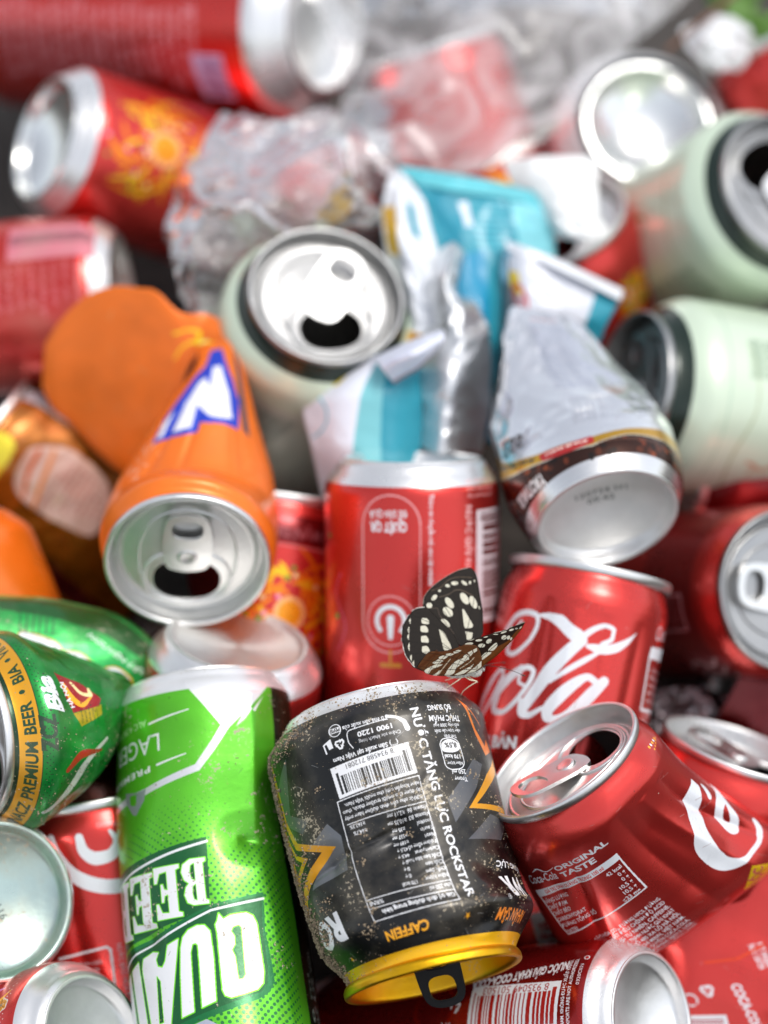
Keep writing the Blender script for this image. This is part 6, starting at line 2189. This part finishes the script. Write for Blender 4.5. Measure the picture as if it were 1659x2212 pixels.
def p_nearhind(c, off):
    for pts, w in (([(335, 1140), (430, 1060), (560, 1010), (720, 980), (850, 950), (930, 960)], [0, 20, 30, 30, 20, 4]),):
        pass
    c.curve(off([(340, 1160), (420, 1100), (480, 1040), (560, 1005), (700, 985)]), 26, (.33, .17, .06))
    for poly in ([(395, 1190), (440, 1160), (520, 1125), (590, 1130), (470, 1180), (440, 1225), (410, 1215)], [(480, 1110), (540, 1075), (592, 1090), (555, 1118), (490, 1122)], [(540, 1055), (590, 1035), (642, 1045), (600, 1075), (550, 1075)], [(615, 1022), (660, 1013), (702, 1022), (660, 1042), (618, 1038)],
                 [(690, 1000), (740, 980), (775, 985), (740, 1010), (700, 1018)],
                 [(600, 1240), (640, 1170), (700, 1105), (740, 1080), (800, 1060), (840, 1075), (780, 1120), (720, 1165), (700, 1215), (650, 1245)], [(790, 1050), (815, 1022), (852, 1040), (850, 1080), (815, 1085)], [(835, 1010), (880, 985), (892, 1010), (865, 1045)], [(890, 980), (930, 960), (932, 990), (900, 1012)],
                 [(700, 1235), (780, 1190), (860, 1150), (900, 1120), (870, 1170), (800, 1220), (740, 1240)], [(480, 1240), (520, 1215), (560, 1180), (560, 1210), (520, 1245)],
                 [(820, 1225), (890, 1170), (950, 1120), (975, 1090), (975, 1150), (900, 1210)]):
        c.poly(off(poly), CRM)
    for v in ([(540, 1230), (600, 1150), (660, 1075)], [(760, 1170), (850, 1110), (900, 1060)]):
        c.curve(off(v), 10, (.72, .66, .56))
    c.curve(off([(325, 1150), (370, 1080), (430, 1012), (490, 990), (560, 993), (680, 970), (790, 928)]), 9, (.10, .08, .07))
    for k in range(9):
        x = 380 + k * 55
        c.curve(off([(x, 1225 - k * 6), (x + 60, 1120 - k * 8), (x + 130, 1040 - k * 7)]), 3.5, (.12, .08, .05))


wing('forewing', [(800, 960), (880, 930), (985, 830), (992, 650), (962, 420), (930, 240), (893, 168), (835, 148), (740, 174), (640, 224), (540, 289), (458, 358), (398, 438), (383, 520), (396, 590), (520, 690), (660, 860)],
     None, far_depth, p_farfore, tb, DK, [[(800, 950), (850, 700), (900, 450), (880, 200)], [(790, 940), (760, 760), (740, 560), (640, 300)], [(780, 930), (690, 770), (600, 600), (430, 480)], [(790, 940), (700, 700), (560, 470), (500, 340)], [(900, 900), (960, 640), (940, 300)]])
wing('hindwing', [(396, 545), (365, 548), (330, 553), (300, 568), (276, 580), (258, 610), (232, 630), (222, 660), (203, 680), (192, 712), (172, 740), (176, 770), (165, 800), (168, 845), (162, 880), (174, 905), (178, 930), (182, 968), (193, 1000), (202, 1035), (218, 1060), (235, 1090), (258, 1110), (275, 1140), (300, 1165), (420, 1200), (600, 1150), (760, 1010), (700, 830), (560, 680)],
     None, lambda x, y: far_depth(x, y) + .25, p_farhind, tb, (.12, .098, .08), [[(700, 1000), (480, 860), (200, 780)], [(700, 1000), (500, 920), (180, 900)], [(690, 1020), (480, 1000), (210, 1040)], [(700, 980), (540, 760), (260, 620)]])
wing('forewing', [(1420, 695), (1385, 705), (1350, 720), (1310, 740), (1270, 748), (1248, 770), (1228, 776), (1195, 780), (1175, 792), (1110, 803), (1090, 815), (1010, 838), (970, 852), (930, 862), (880, 885), (800, 925), (850, 1050), (880, 1170), (960, 1172), (1020, 1122), (1120, 1050), (1220, 955), (1310, 860), (1385, 765)],
     None, near_depth, p_nearfore, tb, (.15, .09, .055), [[(900, 1130), (1100, 950), (1400, 710)], [(900, 1120), (1010, 960), (1180, 800)], [(890, 1100), (960, 980), (1050, 840)]])
wing('hindwing', [(800, 928), (740, 952), (680, 970), (620, 990), (560, 994), (520, 984), (490, 990), (455, 1000), (430, 1013), (405, 1040), (370, 1080), (345, 1110), (322, 1155), (350, 1172), (380, 1190), (410, 1215), (450, 1232), (520, 1243), (600, 1247), (720, 1245), (850, 1222), (960, 1180), (985, 1120), (972, 1030), (935, 950), (880, 930)],
     None, lambda x, y: near_depth(x, y) + .5, p_nearhind, tb, BRN, [[(940, 1160), (700, 1060), (440, 1010)], [(940, 1170), (700, 1120), (380, 1080)], [(930, 1180), (680, 1180), (350, 1150)], [(940, 1150), (800, 1020), (620, 985)]])
# body: one continuous shape, abdomen - thorax - head
FUR = plain_mat('butterfly_body', (.62, .60, .54), .8, bump=.8, bscale=1500, var=.35)
bp = [(560, 1215, 0, .25), (640, 1222, 0, 1.0), (720, 1225, 0, 1.35), (800, 1216, 0, 1.4), (850, 1200, 0, 1.5), (885, 1192, 0, 2.1), (925, 1180, 0, 2.3), (958, 1166, 0, 1.7), (972, 1160, 0, 1.25), (986, 1154, 0, 1.5), (1000, 1150, 0, 1.25), (1012, 1148, 0, .3)]
K = [(i, *Q(x, y, ZB + 1.2), r) for i, (x, y, _, r) in enumerate(bp)]
r_ = crom(K, np.linspace(0, len(bp) - 1, 60))
tube('body', r_[:, :3], np.maximum(r_[:, 3], .05), tb, FUR, 16)
EYE = plain_mat('butterfly_eye', (.03, .025, .02), .15, bump=0)
for dz in (1.0, -1.0):
    cc = Q(997, 1150, ZB + 1.2 + dz)
    me = tri_mesh('eye', W(cc + IV * .62) - org(tb), IF, True)
    link('eye', me, EYE, tb)
DARKH = plain_mat('antenna_brown', (.06, .045, .035), .6, bump=0)
LEGM = plain_mat('leg_cream', (.72, .64, .46), .6, bump=0)
for pp in ([(1004, 1140, ZB + 1.6), (1120, 1150, ZB + 4), (1240, 1178, ZB + 6), (1340, 1212, ZB + 7.5), (1385, 1234, ZB + 8), (1418, 1244, ZB + 8.4)], [(1004, 1138, ZB + .8), (1100, 1118, ZB - 6), (1170, 1110, ZB - 13), (1215, 1112, ZB - 18)]):
    k = crom([(i, *Q(*p)) for i, p in enumerate(pp)], np.linspace(0, len(pp) - 1, 40))
    tube('antenna', k, np.interp(np.linspace(0, 1, 40), [0, .7, .86, .96, 1], [.10, .09, .2, .26, .12]), tb, DARKH, 8)
for pp, zz in (([(800, 1238), (740, 1290), (680, 1330), (622, 1362)], (1.5, 2.6, 1.2, -1.3)), ([(812, 1255), (860, 1285), (938, 1300), (850, 1352), (790, 1400), (768, 1440)], (1.5, 3, 3.4, 2, 0, -1.7)), ([(760, 1240), (700, 1262), (660, 1275), (610, 1290)], (1, 0, -2, -4)), ([(830, 1240), (900, 1290), (936, 1308), (880, 1330)], (1, 0, -2, -6))):
    k = np.array([Q(p[0], p[1], ZB + z) for p, z in zip(pp, zz)])
    n = len(k)
    kk = np.stack([np.interp(np.linspace(0, n - 1, 30), np.arange(n), k[:, j]) for j in range(3)], -1)
    tube('leg', kk, np.linspace(.22, .12, 30), tb, LEGM, 6)
